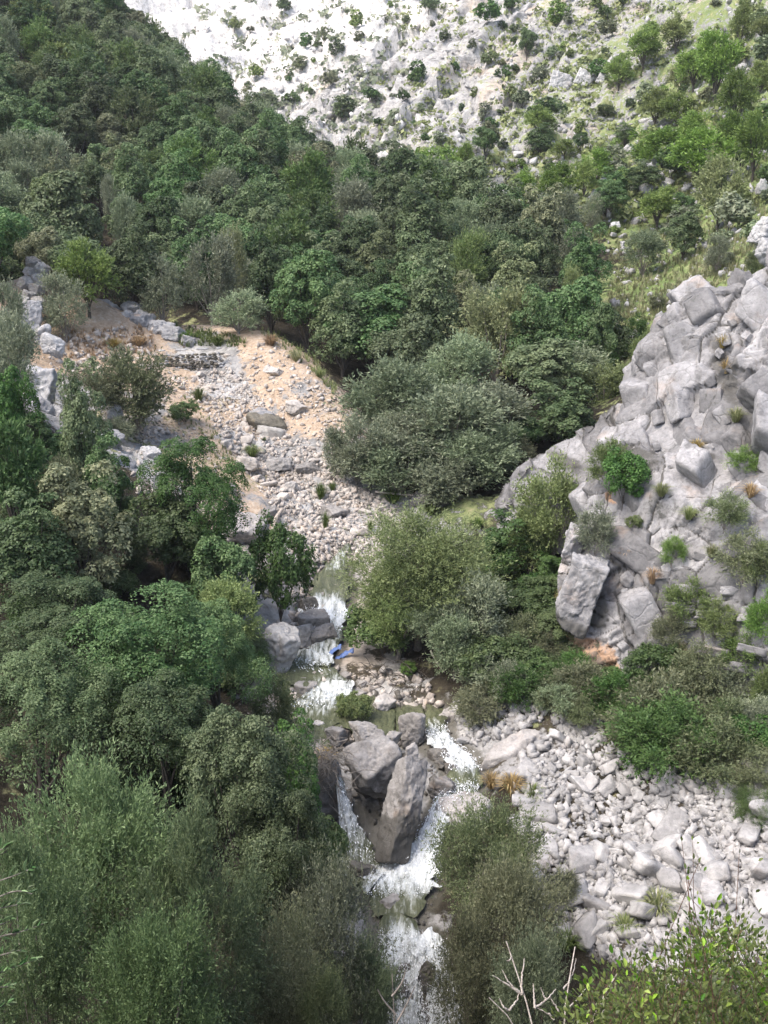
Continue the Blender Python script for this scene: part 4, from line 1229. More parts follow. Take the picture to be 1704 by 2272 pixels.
def scatter_stones(poly, n_ind, n_mass, size, mass_size, mat_i, mat_m, label, group, mass_name, mass_label, seed, short='loose stone'):
    r = np.random.default_rng(seed)
    p = sample_poly(poly, n_ind, r)
    h = hit(p[:, 0], p[:, 1])
    sz = size[0] * (size[1] / size[0]) ** (r.random(n_ind) ** 1.9)
    ms = stone_meshes(mat_i)
    for k in range(n_ind):
        o = link('stone', ms[r.integers(len(ms))], None, h[k] + np.array((0, 0, sz[k] * .16)))
        o.scale = (sz[k] * r.uniform(1.0, 1.55), sz[k] * r.uniform(.7, 1.05), sz[k] * r.uniform(.4, .75))
        o.rotation_euler = (r.normal(0, .42), r.normal(0, .42), r.uniform(0, 6.28))
        tag(o, label, 'stone', group)
        todo.append((o, short))
    p = sample_poly(poly, n_mass, r)
    h = hit(p[:, 0], p[:, 1])
    sz = mass_size[0] * (mass_size[1] / mass_size[0]) ** (r.random(n_mass) ** 1.7)
    d = np.array([(x, y, z) for x in (-.5, .5) for y in (-.5, .5) for z in (-.5, .5)], float)
    F = np.array([(0, 1, 3), (0, 3, 2), (4, 6, 7), (4, 7, 5), (0, 4, 5), (0, 5, 1), (2, 3, 7), (2, 7, 6), (0, 2, 6), (0, 6, 4), (1, 5, 7), (1, 7, 3)])
    low = [d * r.uniform(.45, 1.05, (8, 1)) + r.normal(0, .08, (8, 3)) for k in range(24)]   # broken, uneven chips
    Rm = rot_rand(r, n_mass)
    V = np.empty((n_mass, len(d), 3))
    for k in range(n_mass):
        V[k] = (low[k % 24] * np.array((1.5, 1.05, .7))) @ Rm[k].T * sz[k] + h[k] + np.array((0, 0, sz[k] * .12))
    FF = (F[None] + (np.arange(n_mass) * len(d))[:, None, None]).reshape(-1, 3)
    o = link(mass_name, mk(mass_name, V.reshape(-1, 3), FF, M[mat_m], smooth=False))
    tag(o, mass_label, kind='stuff')


SCREE = [(1160, 1660), (1250, 1615), (1330, 1640), (1420, 1690), (1560, 1680), (1720, 1700), (1730, 2120), (1500, 2190), (1250, 2080), (1190, 1960), (1150, 1830), (1140, 1730)]
scatter_stones(SCREE, 200, 5400, (.28, 1.35), (.07, .40), 'scree_stone', 'scree', 'loose pale angular stone lying on the white scree right of the falls', 'loose stones of the white scree', 'scree_rubble', 'fine white rubble covering the scree right of the falls', 21, 'pale angular stone')
GULLY = [(360, 818), (400, 840), (505, 815), (520, 820), (640, 960), (700, 1000), (790, 1080), (900, 1130), (930, 1180), (800, 1250), (690, 1250), (620, 1200), (600, 1120), (540, 1040), (440, 900)]
scatter_stones(GULLY, 70, 3200, (.30, .9), (.09, .36), 'gully_stone', 'gully_gravel', 'loose cream stone lying in the dry gully bed', 'loose stones of the dry gully', 'gully_rubble', 'cream gravel and rubble filling the dry gully', 22, 'cream stone')
DIRT = [(370, 800), (520, 780), (600, 745), (700, 830), (770, 900), (760, 1020), (620, 960), (480, 840)]
scatter_stones(DIRT, 0, 600, (.25, .6), (.07, .34), 'gully_stone', 'gully_gravel', 'x', 'x', 'dirt_slope_stones', 'scattered small stones on the bare orange dirt slope', 23)
BED = [(600, 1480), (760, 1400), (760, 1240), (700, 1240), (640, 1330), (600, 1400)]
BED2 = [(620, 1500), (760, 1480), (930, 1500), (1010, 1600), (960, 1640), (880, 1660), (700, 1660), (650, 1600)]
scatter_stones(BED, 12, 260, (.3, .7), (.1, .4), 'boulder', 'gully_gravel', 'grey stone in the stream bed above the green pool', 'loose stones of the stream bed', 'stream_bed_rubble', 'small stones of the stream bed under the waterfall', 24, 'grey stone')
scatter_stones(BED2, 26, 420, (.3, .75), (.1, .4), 'boulder', 'gully_gravel', 'brown grey stone beside the rapids between the larger boulders', 'loose stones of the stream bed', 'stream_bed_rubble', 'small stones among the boulders of the rapids', 25, 'brown grey stone')
scatter_stones([(1000, 1560), (1080, 1540), (1330, 1560), (1330, 1610), (1200, 1600), (1080, 1650), (1030, 1650)], 24, 520, (.3, .8), (.1, .4), 'scree_stone', 'scree', 'pale stone on the bank beside the right hand chute', 'loose stones of the right bank', 'right_bank_rubble', 'rubble on the bank right of the chute', 30, 'pale stone')
BANK = [(640, 1480), (700, 1500), (780, 1540), (920, 1540), (1060, 1690), (1040, 1740), (960, 1760), (960, 2060), (1010, 2240), (1000, 2272), (880, 2272), (850, 2050), (800, 1950), (720, 1900), (700, 1650), (640, 1600)]
scatter_stones(BANK, 34, 300, (.3, .85), (.08, .35), 'boulder_wet', 'boulder_wet', 'dark wet stone at the edge of the falling water', 'wet stones of the falls', 'wet_rubble', 'dark wet stones between the falls', 32, 'dark wet stone')
LEFTR = [(80, 790), (330, 780), (420, 900), (520, 1060), (480, 1150), (300, 1100), (220, 960), (150, 860)]
scatter_stones(LEFTR, 14, 500, (.3, .8), (.1, .35), 'gully_stone', 'gully_gravel', 'pale stone on the rough left bank below the path', 'loose stones of the left bank', 'left_bank_rubble', 'rubble on the rough left bank below the path', 26, 'pale stone')

scatter_stones([(900, 60), (1250, 0), (1700, 0), (1700, 420), (1350, 520), (1100, 440), (950, 380)], 0, 1700, (.3, .6), (.2, 1.2), 'far_rock', 'far_rubble', 'x', 'x', 'hillside_stones', 'pale stones and small outcrops strewn over the right hillside', 27)
scatter_stones([(1330, 540), (1704, 440), (1704, 600), (1540, 650), (1440, 800), (1370, 800)], 0, 260, (.3, .6), (.15, .8), 'far_rock', 'far_rubble', 'x', 'x', 'slope_stones', 'pale stones in the grass behind the crag', 28)
scatter_stones([(340, 0), (900, 0), (900, 380), (740, 330), (560, 260), (440, 130)], 0, 260, (.3, .6), (.4, 1.8), 'far_rock', 'sunlit_rubble', 'x', 'x', 'mountain_rocks', 'weathered rocks breaking up the sunlit white mountain face', 29)

# dry stone wall holding the path
wall_root = link('dry_stone_wall', None, None, N(418, 815, 78.8))
tag(wall_root, 'low dark dry stone retaining wall at the head of the gully', 'wall')
wo = np.array(wall_root.location)
rw = np.random.default_rng(31)
bx = mk('stone', rock_shape(990, 1, 6, 0, 40)[0], ico(1)[1], M['wall_rock'], smooth=False)
bx2 = mk('stone', rock_shape(991, 1, 6, 0, 40)[0], ico(1)[1], M['grey_rock'], smooth=False)
pL, pR = N(346, 782, 78.7), N(495, 776, 78.9)
for row in range(7):
    x = 0.
    while x < 1:
        w = rw.uniform(.16, .46)
        L = np.linalg.norm(pR - pL)
        q = pL + (pR - pL) * x + np.array((0, rw.uniform(-.05, .05), -1.40 + row * .185 + rw.uniform(-.03, .03)))
        o = link('stone', bx if rw.random() < .6 else bx2, wall_root, q - wo)
        o.scale = (w * 1.25, .45, rw.uniform(.17, .27))
        o.rotation_euler = (0, rw.uniform(-.25, .25), rw.uniform(-.35, .35))
        x += w / L * rw.uniform(.8, 1.25)
cv = []
for x0 in (.05, .3, .38, .62, .7, .9):
    q = pL + (pR - pL) * (x0 + .04)
    o = link('coping_stone', bx2, wall_root, q - wo + np.array((0, .05, .12)))
    o.scale = (.62, .75, .16)
    o.rotation_euler = (0, 0, rw.uniform(-.06, .06))

# ------------------------------------------------------------------ trees: prototypes (unit height, crown about 0.84 wide)
def limbs_mesh(seed, ctrs, zb, r0=.028, mat='bark', n=9, lean=0.0):
    r = np.random.default_rng(seed)
    mb = MB()
    top = np.array((lean * .3, 0, zb + .18))
    V, F = tube(smooth_path([(0, 0, -.06), (r.normal(0, .015), r.normal(0, .015), zb * .6), (lean * .15, 0, zb), top], 9), np.linspace(r0, r0 * .55, 9), 7)
    mb.add(V, F)
    pick = r.choice(len(ctrs), min(n, len(ctrs)), replace=False)
    for k in pick:
        st = np.array((lean * .1, 0, zb * r.uniform(.55, 1.15)))
        mdp = (st + ctrs[k]) * .5 + np.array((*r.normal(0, .03, 2), r.uniform(-.03, .05)))
        V, F = tube(smooth_path([st, mdp, ctrs[k]], 7), np.linspace(r0 * .55, r0 * .12, 7), 5)
        mb.add(V, F)
    return mb.mesh('trunk', M[mat])


def lobes(seed, n, zb, zt, rad, shape=1.0, irr=.25):
    """lobe centres filling an uneven crown"""
    r = np.random.default_rng(seed)
    d = unit(r.normal(0, 1, (n * 3, 3)))
    d = d[d[:, 2] > -.8][:n]
    n = len(d)
    zc, zh = (zb + zt) / 2, (zt - zb) / 2
    rr = r.uniform(.55, .92, n) * (1 + irr * vnoise(d * 1.7 + seed, seed))
    c = d * rr[:, None]
    taper = 1 - shape * .45 * np.clip(c[:, 2], -1, 1)
    return np.stack([c[:, 0] * rad * taper, c[:, 1] * rad * taper, zc + c[:, 2] * zh], 1), d


def puff_crown(seed, n_lobes, n_leaf, leaf, zb=.22, zt=.97, rad=.40, lob=.115, sub=9, up=.5, shape=.2, wr=.6, loose=.25, irr=.3):
    """rounded cauliflower crown (holm oak, mastic)"""
    r = np.random.default_rng(seed)
    C, d = lobes(seed, n_lobes, zb, zt, rad - lob * .6, shape, irr)
    n_l = len(C)
    lr = lob * r.uniform(.7, 1.35, n_l)
    sd_ = unit(r.normal(0, 1, (n_l, sub, 3)) + d[:, None] * .8 + np.array((0, 0, .5)))
    SCn = (C[:, None] + sd_ * lr[:, None, None] * .75).reshape(-1, 3)
    sr = np.repeat(lr, sub) * r.uniform(.30, .52, n_l * sub)
    k = r.integers(0, len(SCn), n_leaf)
    ld = unit(r.normal(0, 1, (n_leaf, 3)) + np.repeat(d, sub, 0)[k] * .6 + np.array((0, 0, up)))
    pos = SCn[k] + ld * (sr[k] * (1 + loose * r.normal(0, .5, n_leaf)))[:, None]
    inner = r.random(n_leaf) < .05
    pos[inner] = C[r.integers(0, n_l, inner.sum())] * r.uniform(.6, 1, (inner.sum(), 1)) + np.array((0, 0, .02))
    nrm = unit(ld * .9 + np.array((0, 0, .35)) + r.normal(0, .42, (n_leaf, 3)))
    ax = unit(np.cross(nrm, unit(r.normal(0, 1, (n_leaf, 3)))))
    L = leaf * r.uniform(.7, 1.35, n_leaf)
    V, F = quads(pos - ax * (L * .5)[:, None], ax, nrm, L, L * wr)
    lt = r.uniform(.25, .75, n_l * sub)
    tint = np.clip(lt[k] + r.normal(0, .22, n_leaf), 0, 1)
    return V, F, np.repeat(tint, 4), C


def plume_crown(seed, n_lobes, n_twig, per, leaf, zb=.18, zt=.95, rad=.40, lob=.17, wr=.28, up=.7, shape=.1, irr=.35, droop=0.):
    """feathery crown of upswept twigs (olive, open shrubs)"""
    r = np.random.default_rng(seed)
    C, d = lobes(seed, n_lobes, zb, zt, rad - lob * .55, shape, irr)
    n_l = len(C)
    k = r.integers(0, n_l, n_twig)
    td = unit(r.normal(0, .75, (n_twig, 3)) + d[k] * .9 + np.array((0, 0, up)))
    ln = lob * r.uniform(.55, 1.35, n_twig)
    st = C[k] + r.normal(0, lob * .28, (n_twig, 3))
    q = np.repeat(np.arange(n_twig), per)
    n = len(q)
    f = r.uniform(.15, 1, n)
    pos = st[q] + td[q] * (ln[q] * f)[:, None] + np.array((0, 0, -1))[None] * (droop * f ** 2 * ln[q])[:, None] + r.normal(0, lob * .035, (n, 3))
    ax = unit(td[q] * 1.0 + r.normal(0, .55, (n, 3)))
    nrm = unit(np.cross(ax, unit(r.normal(0, 1, (n, 3)))) + np.array((0, 0, .8)))
    L = leaf * r.uniform(.7, 1.4, n)
    V, F = quads(pos, ax, nrm, L, L * wr)
    tw = r.uniform(.2, .75, n_twig)
    tint = np.clip(tw[q] + .2 * (f - .5) + r.normal(0, .18, n), 0, 1)
    return V, F, np.repeat(tint, 4), C


PROTO = {}


def proto(key, kind, mats, bark='bark', zb=.3, r0=.026, lean=0., nlimb=9, **kw):
    seed = kw.get('seed')
    V, F, t, C = (puff_crown if kind == 'puff' else plume_crown)(**kw)
    PROTO.setdefault(key, []).append((
        mk('crown', V, F, M[mats[0]], {'tint': t}, smooth=False),
        limbs_mesh(seed + 1, C, zb, r0, bark, nlimb, lean)))


for s in (1, 2):
    proto('oak_near', 'puff', ['oak', 'oak_pale', 'mastic'], seed=100 + s, n_lobes=44, n_leaf=47000, leaf=.0135, lob=.125, sub=8, nlimb=12, zb=.06, up=.8, loose=.14, irr=.6)
    proto('olive_near', 'plume', ['olive', 'shrub', 'olive_light'], bark='bark_pale', seed=120 + s, n_lobes=54, n_twig=3600, per=15, leaf=.017, lob=.14, nlimb=14, zb=.08)
for s in (1, 2, 3):
    proto('oak', 'puff', ['oak', 'oak_pale', 'mastic', 'bright'], seed=200 + s, n_lobes=30, n_leaf=15000, leaf=.030, lob=.15, sub=7, zb=.05, up=.8, loose=.14, irr=.6)
    proto('olive', 'plume', ['olive', 'olive_light', 'shrub', 'bright', 'pine'], bark='bark_pale', seed=220 + s, n_lobes=34, n_twig=1500, per=9, leaf=.036, lob=.17, wr=.34, zb=.05)
for s in (1, 2, 3):
    proto('pine', 'plume', ['pine', 'olive_light', 'oak'], seed=240 + s, n_lobes=34, n_twig=1200, per=7, leaf=.045, lob=.13, wr=.36, zb=.10, zt=.98, rad=.36, shape=.75, irr=.45, up=.9)
for s in (1, 2):
    proto('shrub', 'puff', ['mastic', 'shrub', 'bright', 'yellow', 'oak', 'olive'], seed=260 + s, n_lobes=26, n_leaf=9000, leaf=.045, zb=.05, zt=.95, rad=.46, lob=.15, sub=8, loose=.6, r0=.012, wr=.5)
    proto('open_shrub', 'plume', ['shrub', 'olive', 'bright', 'mastic', 'olive_light'], bark='bark_pale', seed=280 + s, n_lobes=40, n_twig=2900, per=13, leaf=.020, zb=.06, zt=.95, rad=.47, lob=.16, wr=.3, up=.45, r0=.012)
    proto('bank_shrub', 'plume', ['shrub', 'olive', 'bright', 'mastic', 'olive_light'], bark='bark_pale', seed=290 + s, n_lobes=22, n_twig=1300, per=10, leaf=.036, zb=.06, zt=.95, rad=.47, lob=.19, wr=.36, up=.5, r0=.012, irr=.5)
    proto('bush', 'puff', ['mastic', 'oak', 'olive', 'pine', 'shrub'], seed=300 + s, n_lobes=12, n_leaf=1500, leaf=.10, zb=.05, zt=.95, rad=.46, lob=.20, sub=6, loose=.5, r0=.015, wr=.6, nlimb=4)
PROTO_CW = {'oak_near': .84, 'olive_near': .84, 'oak': .84, 'olive': .86, 'pine': .76, 'shrub': .96, 'open_shrub': .98, 'bank_shrub': .98, 'bush': .98}
NAMES = {'oak': 'holm_oak', 'oak_near': 'holm_oak', 'olive': 'wild_olive', 'olive_near': 'wild_olive', 'pine': 'pine_tree', 'shrub': 'shrub', 'open_shrub': 'shrub', 'bank_shrub': 'shrub', 'bush': 'bush'}
CATS = {'oak': 'tree', 'oak_near': 'tree', 'olive': 'tree', 'olive_near': 'tree', 'pine': 'tree', 'shrub': 'shrub', 'open_shrub': 'shrub', 'bank_shrub': 'shrub', 'bush': 'bush'}
TREE_XY = []
# todo: (object, opening words) of repeats that are told apart by the landmark next to them
rt = np.random.default_rng(71)


def plant(kind, mat, base, w, h, label, group, dw=1.0, rotz=None):
    if kind == 'open_shrub' and base[1] > 33:
        kind = 'bank_shrub'
    crown, trunk = PROTO[kind][rt.integers(len(PROTO[kind]))]
    root = link(NAMES[kind], None, None, base)
    tag(root, label, CATS[kind], group)
    s = w / PROTO_CW[kind]
    rz = rt.uniform(0, 6.28) if rotz is None else rotz
    for nm, me in (('crown', crown), ('trunk', trunk)):
        o = link(nm, me, root)
        if nm == 'crown':
            o.material_slots[0].link = 'OBJECT'
            o.material_slots[0].material = M[mat]
        o.rotation_euler = (0, 0, rz)
        o.scale = (s, s * dw, h)
    TREE_XY.append((base[0], base[1], w))
    return root


def tree(kind, mat, u, vtop, w, y, label, group=None, vb=None, hmin=None, hmax=None):
    """tree with its crown centre column and top at a D pixel, w pixels wide, standing y metres ahead (or where vb meets the ground)"""
    if vb is not None:
        q = hit([u * KD], [vb * KD])[0]
        y = float(q[1])
    s = mpp(vtop * KD, y)
    top = D(u, vtop, y)
    wm_ = w * KD * s
    gz = float(H(top[0], y))
    h = top[2] - gz
    if h < .3 * wm_ or h > 2.8 * wm_:
        print('TREE?', label, 'w %.1f h %.1f y %.0f' % (wm_, h, y))
    h = min(max(h, .75 * wm_), 2.4 * wm_)
    base = np.array((top[0], y, top[2] - h * .97))
    return plant(kind, mat, base, wm_, h, label, group)


FG = 'trees of the near left bank'
G_R = 'trees and shrubs of the right bank'
TREES = [
    # near left bank
    ('olive_near', 'olive_deep', 190, 1690, 430, 21.5, 'large grey green olive filling the bottom left corner', FG),
    ('olive_near', 'olive_deep', 415, 1830, 330, 20.5, 'second grey green olive just right of the bottom left one', FG),
    ('olive_near', 'olive_deep', 40, 1880, 330, 18.5, 'low olive under the bottom left corner olive', FG),
    ('olive_near', 'olive_deep', 330, 1990, 330, 18.0, 'dull olive at the bottom edge left of centre', FG),
    ('oak_near', 'oak', 320, 1275, 400, 34.5, 'biggest holm oak on the near left bank, broad domed crown', FG),
    ('oak_near', 'oak', 90, 1255, 330, 36.5, 'holm oak at the left edge above the biggest one', FG),
    ('oak_near', 'oak', 462, 1305, 215, 37.5, 'holm oak leaning towards the pale boulder', FG),
    ('oak_near', 'oak', 60, 1420, 330, 30.5, 'dark holm oak at the left edge above the grey olive', FG),
    ('oak_near', 'oak', 540, 1560, 330, 29.0, 'holm oak overhanging the left side of the drop', FG),
    ('oak_near', 'oak', 340, 1470, 350, 31.0, 'holm oak crown in front of the biggest one', FG),
    ('oak_near', 'oak', 590, 1700, 250, 27.5, 'low holm oak crown below the overhanging one beside the falls', FG),
    ('oak', 'mastic', 640, 1590, 130, 33.5, 'yellowish green bushy tree beside the tall stream rock', FG),
    ('oak', 'mastic', 700, 1770, 110, 31.0, 'small dark bush between the low oak and the foam pool', FG),
    ('oak', 'oak_pale', 170, 1050, 220, 43.0, 'pale flowering holm oak above the left bank oaks', FG),
    ('oak', 'oak', 60, 1110, 220, 41.0, 'dark holm oak at the left edge below the pine', FG),
    ('oak', 'oak', 170, 830, 130, 50.0, 'slender dark evergreen tree in front of the grey slabs', FG),
    ('oak', 'oak', 225, 980, 130, 48.0, 'dark leafy tree below the slender evergreen', FG),
    ('pine', 'oak', 10, 905, 150, 45.0, 'pine at the left edge beside the slabs', FG),
    ('olive', 'shrub', 120, 1000, 110, 47.0, 'thin grey tree between the pine and the slender evergreen', FG),
    ('olive', 'olive', 10, 690, 130, 56.0, 'grey green tree at the left edge beside the tilted slabs', FG),
    ('olive', 'olive', 15, 620, 90, 66.0, 'small grey olive at the left edge below the rock column', FG),
    ('oak', 'mastic', 15, 800, 110, 50.0, 'dark bushy tree at the left edge under the grey green one', FG),
    ('open_shrub', 'shrub', 195, 800, 130, 62.0, 'brownish green shrub hanging over the grey slabs', FG),
    ('oak_near', 'mastic', 405, 955, 250, 47.0, 'open crowned dark oak in front of the white boulder', FG),
    ('oak', 'mastic', 350, 1080, 200, 46.0, 'dark lower tree beside the open crowned oak', FG),
    ('shrub', 'mastic', 600, 1145, 140, 47.0, 'brown green thicket on the left above the waterfall', FG),
    ('oak', 'oak', 480, 1170, 160, 45.0, 'dark evergreen between the open crowned oak and the brown thicket', FG),
    ('olive', 'olive_light', 486, 1268, 160, 42.5, 'light green feathery tree over the large pale boulder', FG),
    ('open_shrub', 'shrub', 595, 1470, 110, 38.0, 'thin grey shrub left of the upper rapids', FG),
    ('olive', 'shrub', 285, 765, 170, 63.0, 'thin open crowned tree with bare stems below the path', FG),
    ('shrub', 'mastic', 398, 870, 68, 66.0, 'dark round shrub on the dirt ridge of the gully', FG),
    ('open_shrub', 'olive', 250, 905, 80, 61.0, 'small grey shrub under the thin open crowned tree', FG),
    # bottom centre
    ('open_shrub', 'olive', 720, 1868, 260, 25.5, 'grey green shrub left of the lower falls', G_R),
    ('open_shrub', 'shrub', 600, 1960, 260, 22.5, 'twiggy shrub at the bottom left of the lower falls', G_R),
    ('open_shrub', 'olive', 790, 2030, 160, 25.0, 'grey shrub touching the left edge of the lowest fall', G_R),
    ('open_shrub', 'shrub', 700, 2100, 150, 21.5, 'greener low shrub at the bottom edge left of the lowest fall', G_R),
    ('open_shrub', 'shrub', 1050, 1740, 260, 29.5, 'tall thin leaved shrub right of the main fall', G_R),
    ('open_shrub', 'shrub', 1110, 1860, 250, 27.0, 'olive brown shrub below the tall thin leaved one', G_R),
    ('open_shrub', 'shrub', 1010, 1980, 190, 26.0, 'drooping shrub right of the lowest fall', G_R),
    ('open_shrub', 'olive', 1150, 2020, 210, 23.5, 'dark shrub behind the dead branches at the bottom', G_R),
    ('open_shrub', 'shrub', 1215, 1885, 80, 30.0, 'little grey shrub on the left edge of the scree', G_R),
    # centre
    ('olive_near', 'olive_light', 905, 1120, 340, 45.5, 'large light olive in the centre beside the stream', G_R),
    ('olive_near', 'olive_light', 860, 1225, 200, 45.0, 'left skirt of the large central olive reaching the ground', G_R),
    ('olive_near', 'olive', 955, 1255, 210, 44.4, 'front skirt of the large central olive reaching the ground', G_R),
    ('olive', 'olive', 1030, 1250, 150, 43.5, 'smaller olive leaning right from the central olive', G_R),
    ('olive', 'olive', 985, 1330, 130, 42.5, 'low grey olive at the foot of the central olive', G_R),
    ('shrub', 'mastic', 826, 1305, 165, 45.5, 'bright dark green shrub left of the central olive over the water', G_R),
    ('shrub', 'bright', 885, 1430, 40, 43.5, 'small yellow green shrub in the shade below the central olive', G_R),
    ('oak', 'mastic', 1105, 1135, 170, 50.5, 'dark green thicket between the central olive and the crag', G_R),
    ('oak', 'oak', 1050, 1190, 130, 51.5, 'dark evergreen behind the right side of the central olive', G_R),
    ('open_shrub', 'bright', 1200, 1035, 165, 50.2, 'bright green open tree growing against the fluted ridge', G_R),
    ('open_shrub', 'bright', 1150, 1110, 110, 50.0, 'bright green shrub at the foot of the fluted ridge', G_R),
    ('oak', 'mastic', 1150, 1260, 150, 45.5, 'dark tree in front of the overhanging rock nose', G_R),
    ('oak', 'mastic', 1200, 1320, 110, 43.0, 'green shrub just left of the orange niche', G_R),
    ('shrub', 'mastic', 1075, 1385, 165, 41.5, 'dark glossy green shrub right of the chute', G_R),
    ('shrub', 'yellow', 1100, 1475, 75, 40.0, 'yellow flowering shrub among the dark bank shrubs', G_R),
    ('open_shrub', 'shrub', 1045, 1490, 130, 39.6, 'grey shrub overhanging the right hand chute', G_R),
    ('shrub', 'mastic', 1180, 1420, 150, 41.0, 'dark shrub below the orange niche', G_R),
    ('open_shrub', 'shrub', 1255, 1465, 170, 39.6, 'wide grey green shrub above the long fractured slab', G_R),
    ('open_shrub', 'mastic', 1340, 1460, 150, 38.6, 'dark shrub at the foot of the crag beside the red soil', G_R),
    ('open_shrub', 'shrub', 1430, 1475, 250, 36.8, 'broad dark bush over the top of the scree', G_R),
    ('open_shrub', 'mastic', 1420, 1560, 220, 36.0, 'lower darker half of the broad bush over the scree', G_R),
    ('open_shrub', 'shrub', 1570, 1540, 210, 35.0, 'brownish bush right of the broad one on the scree', G_R),
    ('open_shrub', 'shrub', 1640, 1620, 190, 33.0, 'bush at the right edge above the scree', G_R),
    ('open_shrub', 'mastic', 1655, 1740, 120, 31.5, 'dark bush at the right edge beside the tall narrow block', G_R),
    ('open_shrub', 'mastic', 1450, 1545, 230, 34.4, 'bush hanging down over the upper middle of the scree', G_R),
    ('open_shrub', 'shrub', 1560, 1590, 190, 33.4, 'bush hanging down over the upper right of the scree', G_R),
    ('open_shrub', 'mastic', 1640, 1700, 130, 31.8, 'dark bush cutting into the right edge of the scree', G_R),
    ('open_shrub', 'bright', 1075, 1595, 50, 38.6, 'small fresh green plant by the fractured slab', G_R),
    ('shrub', 'bright', 760, 1495, 80, 40.5, 'small willow like shrub between the rapids', G_R),
    # large olives of the middle distance
    ('olive', 'olive', 850, 790, 224, 67, 'tallest grey olive of the middle clump', 'olive clump above the gully'),
    ('olive', 'olive', 970, 850, 271, 64.5, 'broad grey olive at the centre of the middle clump', 'olive clump above the gully'),
    ('olive', 'olive', 800, 905, 153, 62.5, 'small rounded olive at the left front of the clump', 'olive clump above the gully'),
    ('olive', 'olive', 900, 900, 200, 63.5, 'grey olive in the front row of the clump', 'olive clump above the gully'),
    ('olive', 'olive', 1060, 840, 200, 68, 'olive at the right side of the clump behind the ridge', 'olive clump above the gully'),
    ('olive', 'olive', 1020, 940, 200, 62, 'low olive at the right front of the clump', 'olive clump above the gully'),
    ('olive', 'olive', 900, 830, 188, 69, 'olive at the back of the middle clump', 'olive clump above the gully'),
    ('olive', 'olive', 860, 960, 170, 61.5, 'low broad olive hiding the stems at the front of the clump', 'olive clump above the gully'),
    ('olive', 'olive', 950, 985, 170, 60.5, 'lowest olive of the clump hanging over the dark bank', 'olive clump above the gully'),
    ('olive', 'olive', 770, 960, 100, 62.5, 'small olive at the gravel edge of the clump', 'olive clump above the gully'),
    ('olive', 'olive', 1060, 920, 140, 64.5, 'olive filling the gap before the fluted ridge', 'olive clump above the gully'),
    ('olive', 'olive', 722, 925, 62, 63, 'thin young olive on the gravel left of the clump', 'olive clump above the gully'),
    ('olive', 'olive', 1000, 735, 170, 75, 'silvery olive above the middle clump', 'olive clump above the gully'),
    ('olive', 'olive', 1240, 745, 200, 79, 'wide silvery olive behind the fluted ridge', 'olive clump above the gully'),
    ('olive', 'olive_light', 1310, 790, 140, 76, 'yellowish olive at the grass edge behind the crag', 'olive clump above the gully'),
    ('oak', 'oak', 1180, 745, 200, 74, 'dark holm oak beside the silvery olive', 'olive clump above the gully'),
    ('oak', 'oak', 1215, 850, 190, 69, 'dark holm oak just behind the fluted ridge crest', 'olive clump above the gully'),
    ('oak', 'oak', 1120, 900, 130, 68, 'dark holm oak between the olives and the ridge', 'olive clump above the gully'),
]
for t in TREES:
    tree(t[0], t[1], t[2], t[3], t[4], t[5], t[6], t[7])

# forest edge and right slope, one by one (D pixels; base row given where the foot shows)
FE = 'trees of the forest edge'
RS = 'trees scattered on the right slope'
EDGE = [
    ('oak', 'oak', 800, 625, 240, 85, 'wide holm oak at the forest edge above the dirt crest', FE), ('oak', 'oak', 660, 555, 170, 86, 'domed holm oak left of the wide one at the forest edge', FE),
    ('olive', 'olive', 512, 635, 118, 83, 'round silvery olive at the forest edge above the path', FE), ('olive', 'olive', 345, 560, 105, 86, 'upright silvery olive at the forest edge', FE),
    ('oak', 'oak', 290, 515, 140, 87, 'blue green holm oak beside the upright olive', FE), ('pine', 'pine', 180, 520, 125, 82, 'round yellowish pine above the rusty ledge', FE),
    ('olive', 'olive', 132, 598, 105, 79, 'round grey olive above the tilted slabs', FE), ('olive', 'olive', 450, 520, 120, 88, 'pale olive in the middle of the forest edge', FE),
    ('olive', 'olive_light', 500, 495, 70, 92, 'light green olive above the pale one', FE), ('oak', 'oak', 580, 525, 130, 90, 'holm oak right of the pale olive', FE),
    ('oak', 'oak', 930, 595, 170, 86, 'holm oak right of the wide one at the forest edge', FE), ('olive', 'olive_light', 1080, 625, 190, 82, 'large soft green olive in the lower forest', FE),
    ('oak', 'oak', 1235, 610, 190, 85, 'large dark holm oak at the right end of the forest', FE), ('olive', 'olive_light', 1012, 508, 100, 97, 'light green tree standing out of the dark forest', FE),
    ('oak', 'oak', 1100, 505, 120, 98, 'dark oak right of the light green tree', FE), ('oak', 'oak', 905, 535, 130, 95, 'oak left of the light green tree', FE),
    ('oak', 'oak', 1265, 515, 125, 96, 'olive brown oak at the right forest boundary', FE), ('olive', 'olive_light', 1240, 578, 50, 92, 'small pale yellow tree at the right forest boundary', FE),
    ('olive', 'olive', 1235, 500, 80, 103, 'greyish olive behind the right forest boundary', FE), ('oak', 'oak', 1170, 515, 90, 99, 'black green oak beside the greyish olive', FE),
    ('oak', 'oak', 740, 640, 150, 83, 'oak in front of the domed one at the forest edge', FE), ('oak', 'oak', 1160, 660, 150, 80, 'dark oak at the lower right of the forest', FE),
    ('oak', 'oak', 880, 690, 170, 80, 'oak behind the middle olive clump', FE), ('oak', 'oak', 1290, 670, 110, 82, 'oak by the green slope at the right forest boundary', FE),
    ('oak', 'oak', 120, 385, 200, 104, 'huge rounded holm oak on the far left of the forest', FE), ('oak', 'oak', 100, 470, 150, 98, 'holm oak below the huge rounded one', FE),
    ('olive', 'olive', 235, 385, 40, 112, 'narrow silvery olive inside the dark forest', FE), ('olive', 'olive', 270, 430, 70, 106, 'wispy silvery olive below the narrow one', FE),
]
for t in EDGE:
    tree(*t)
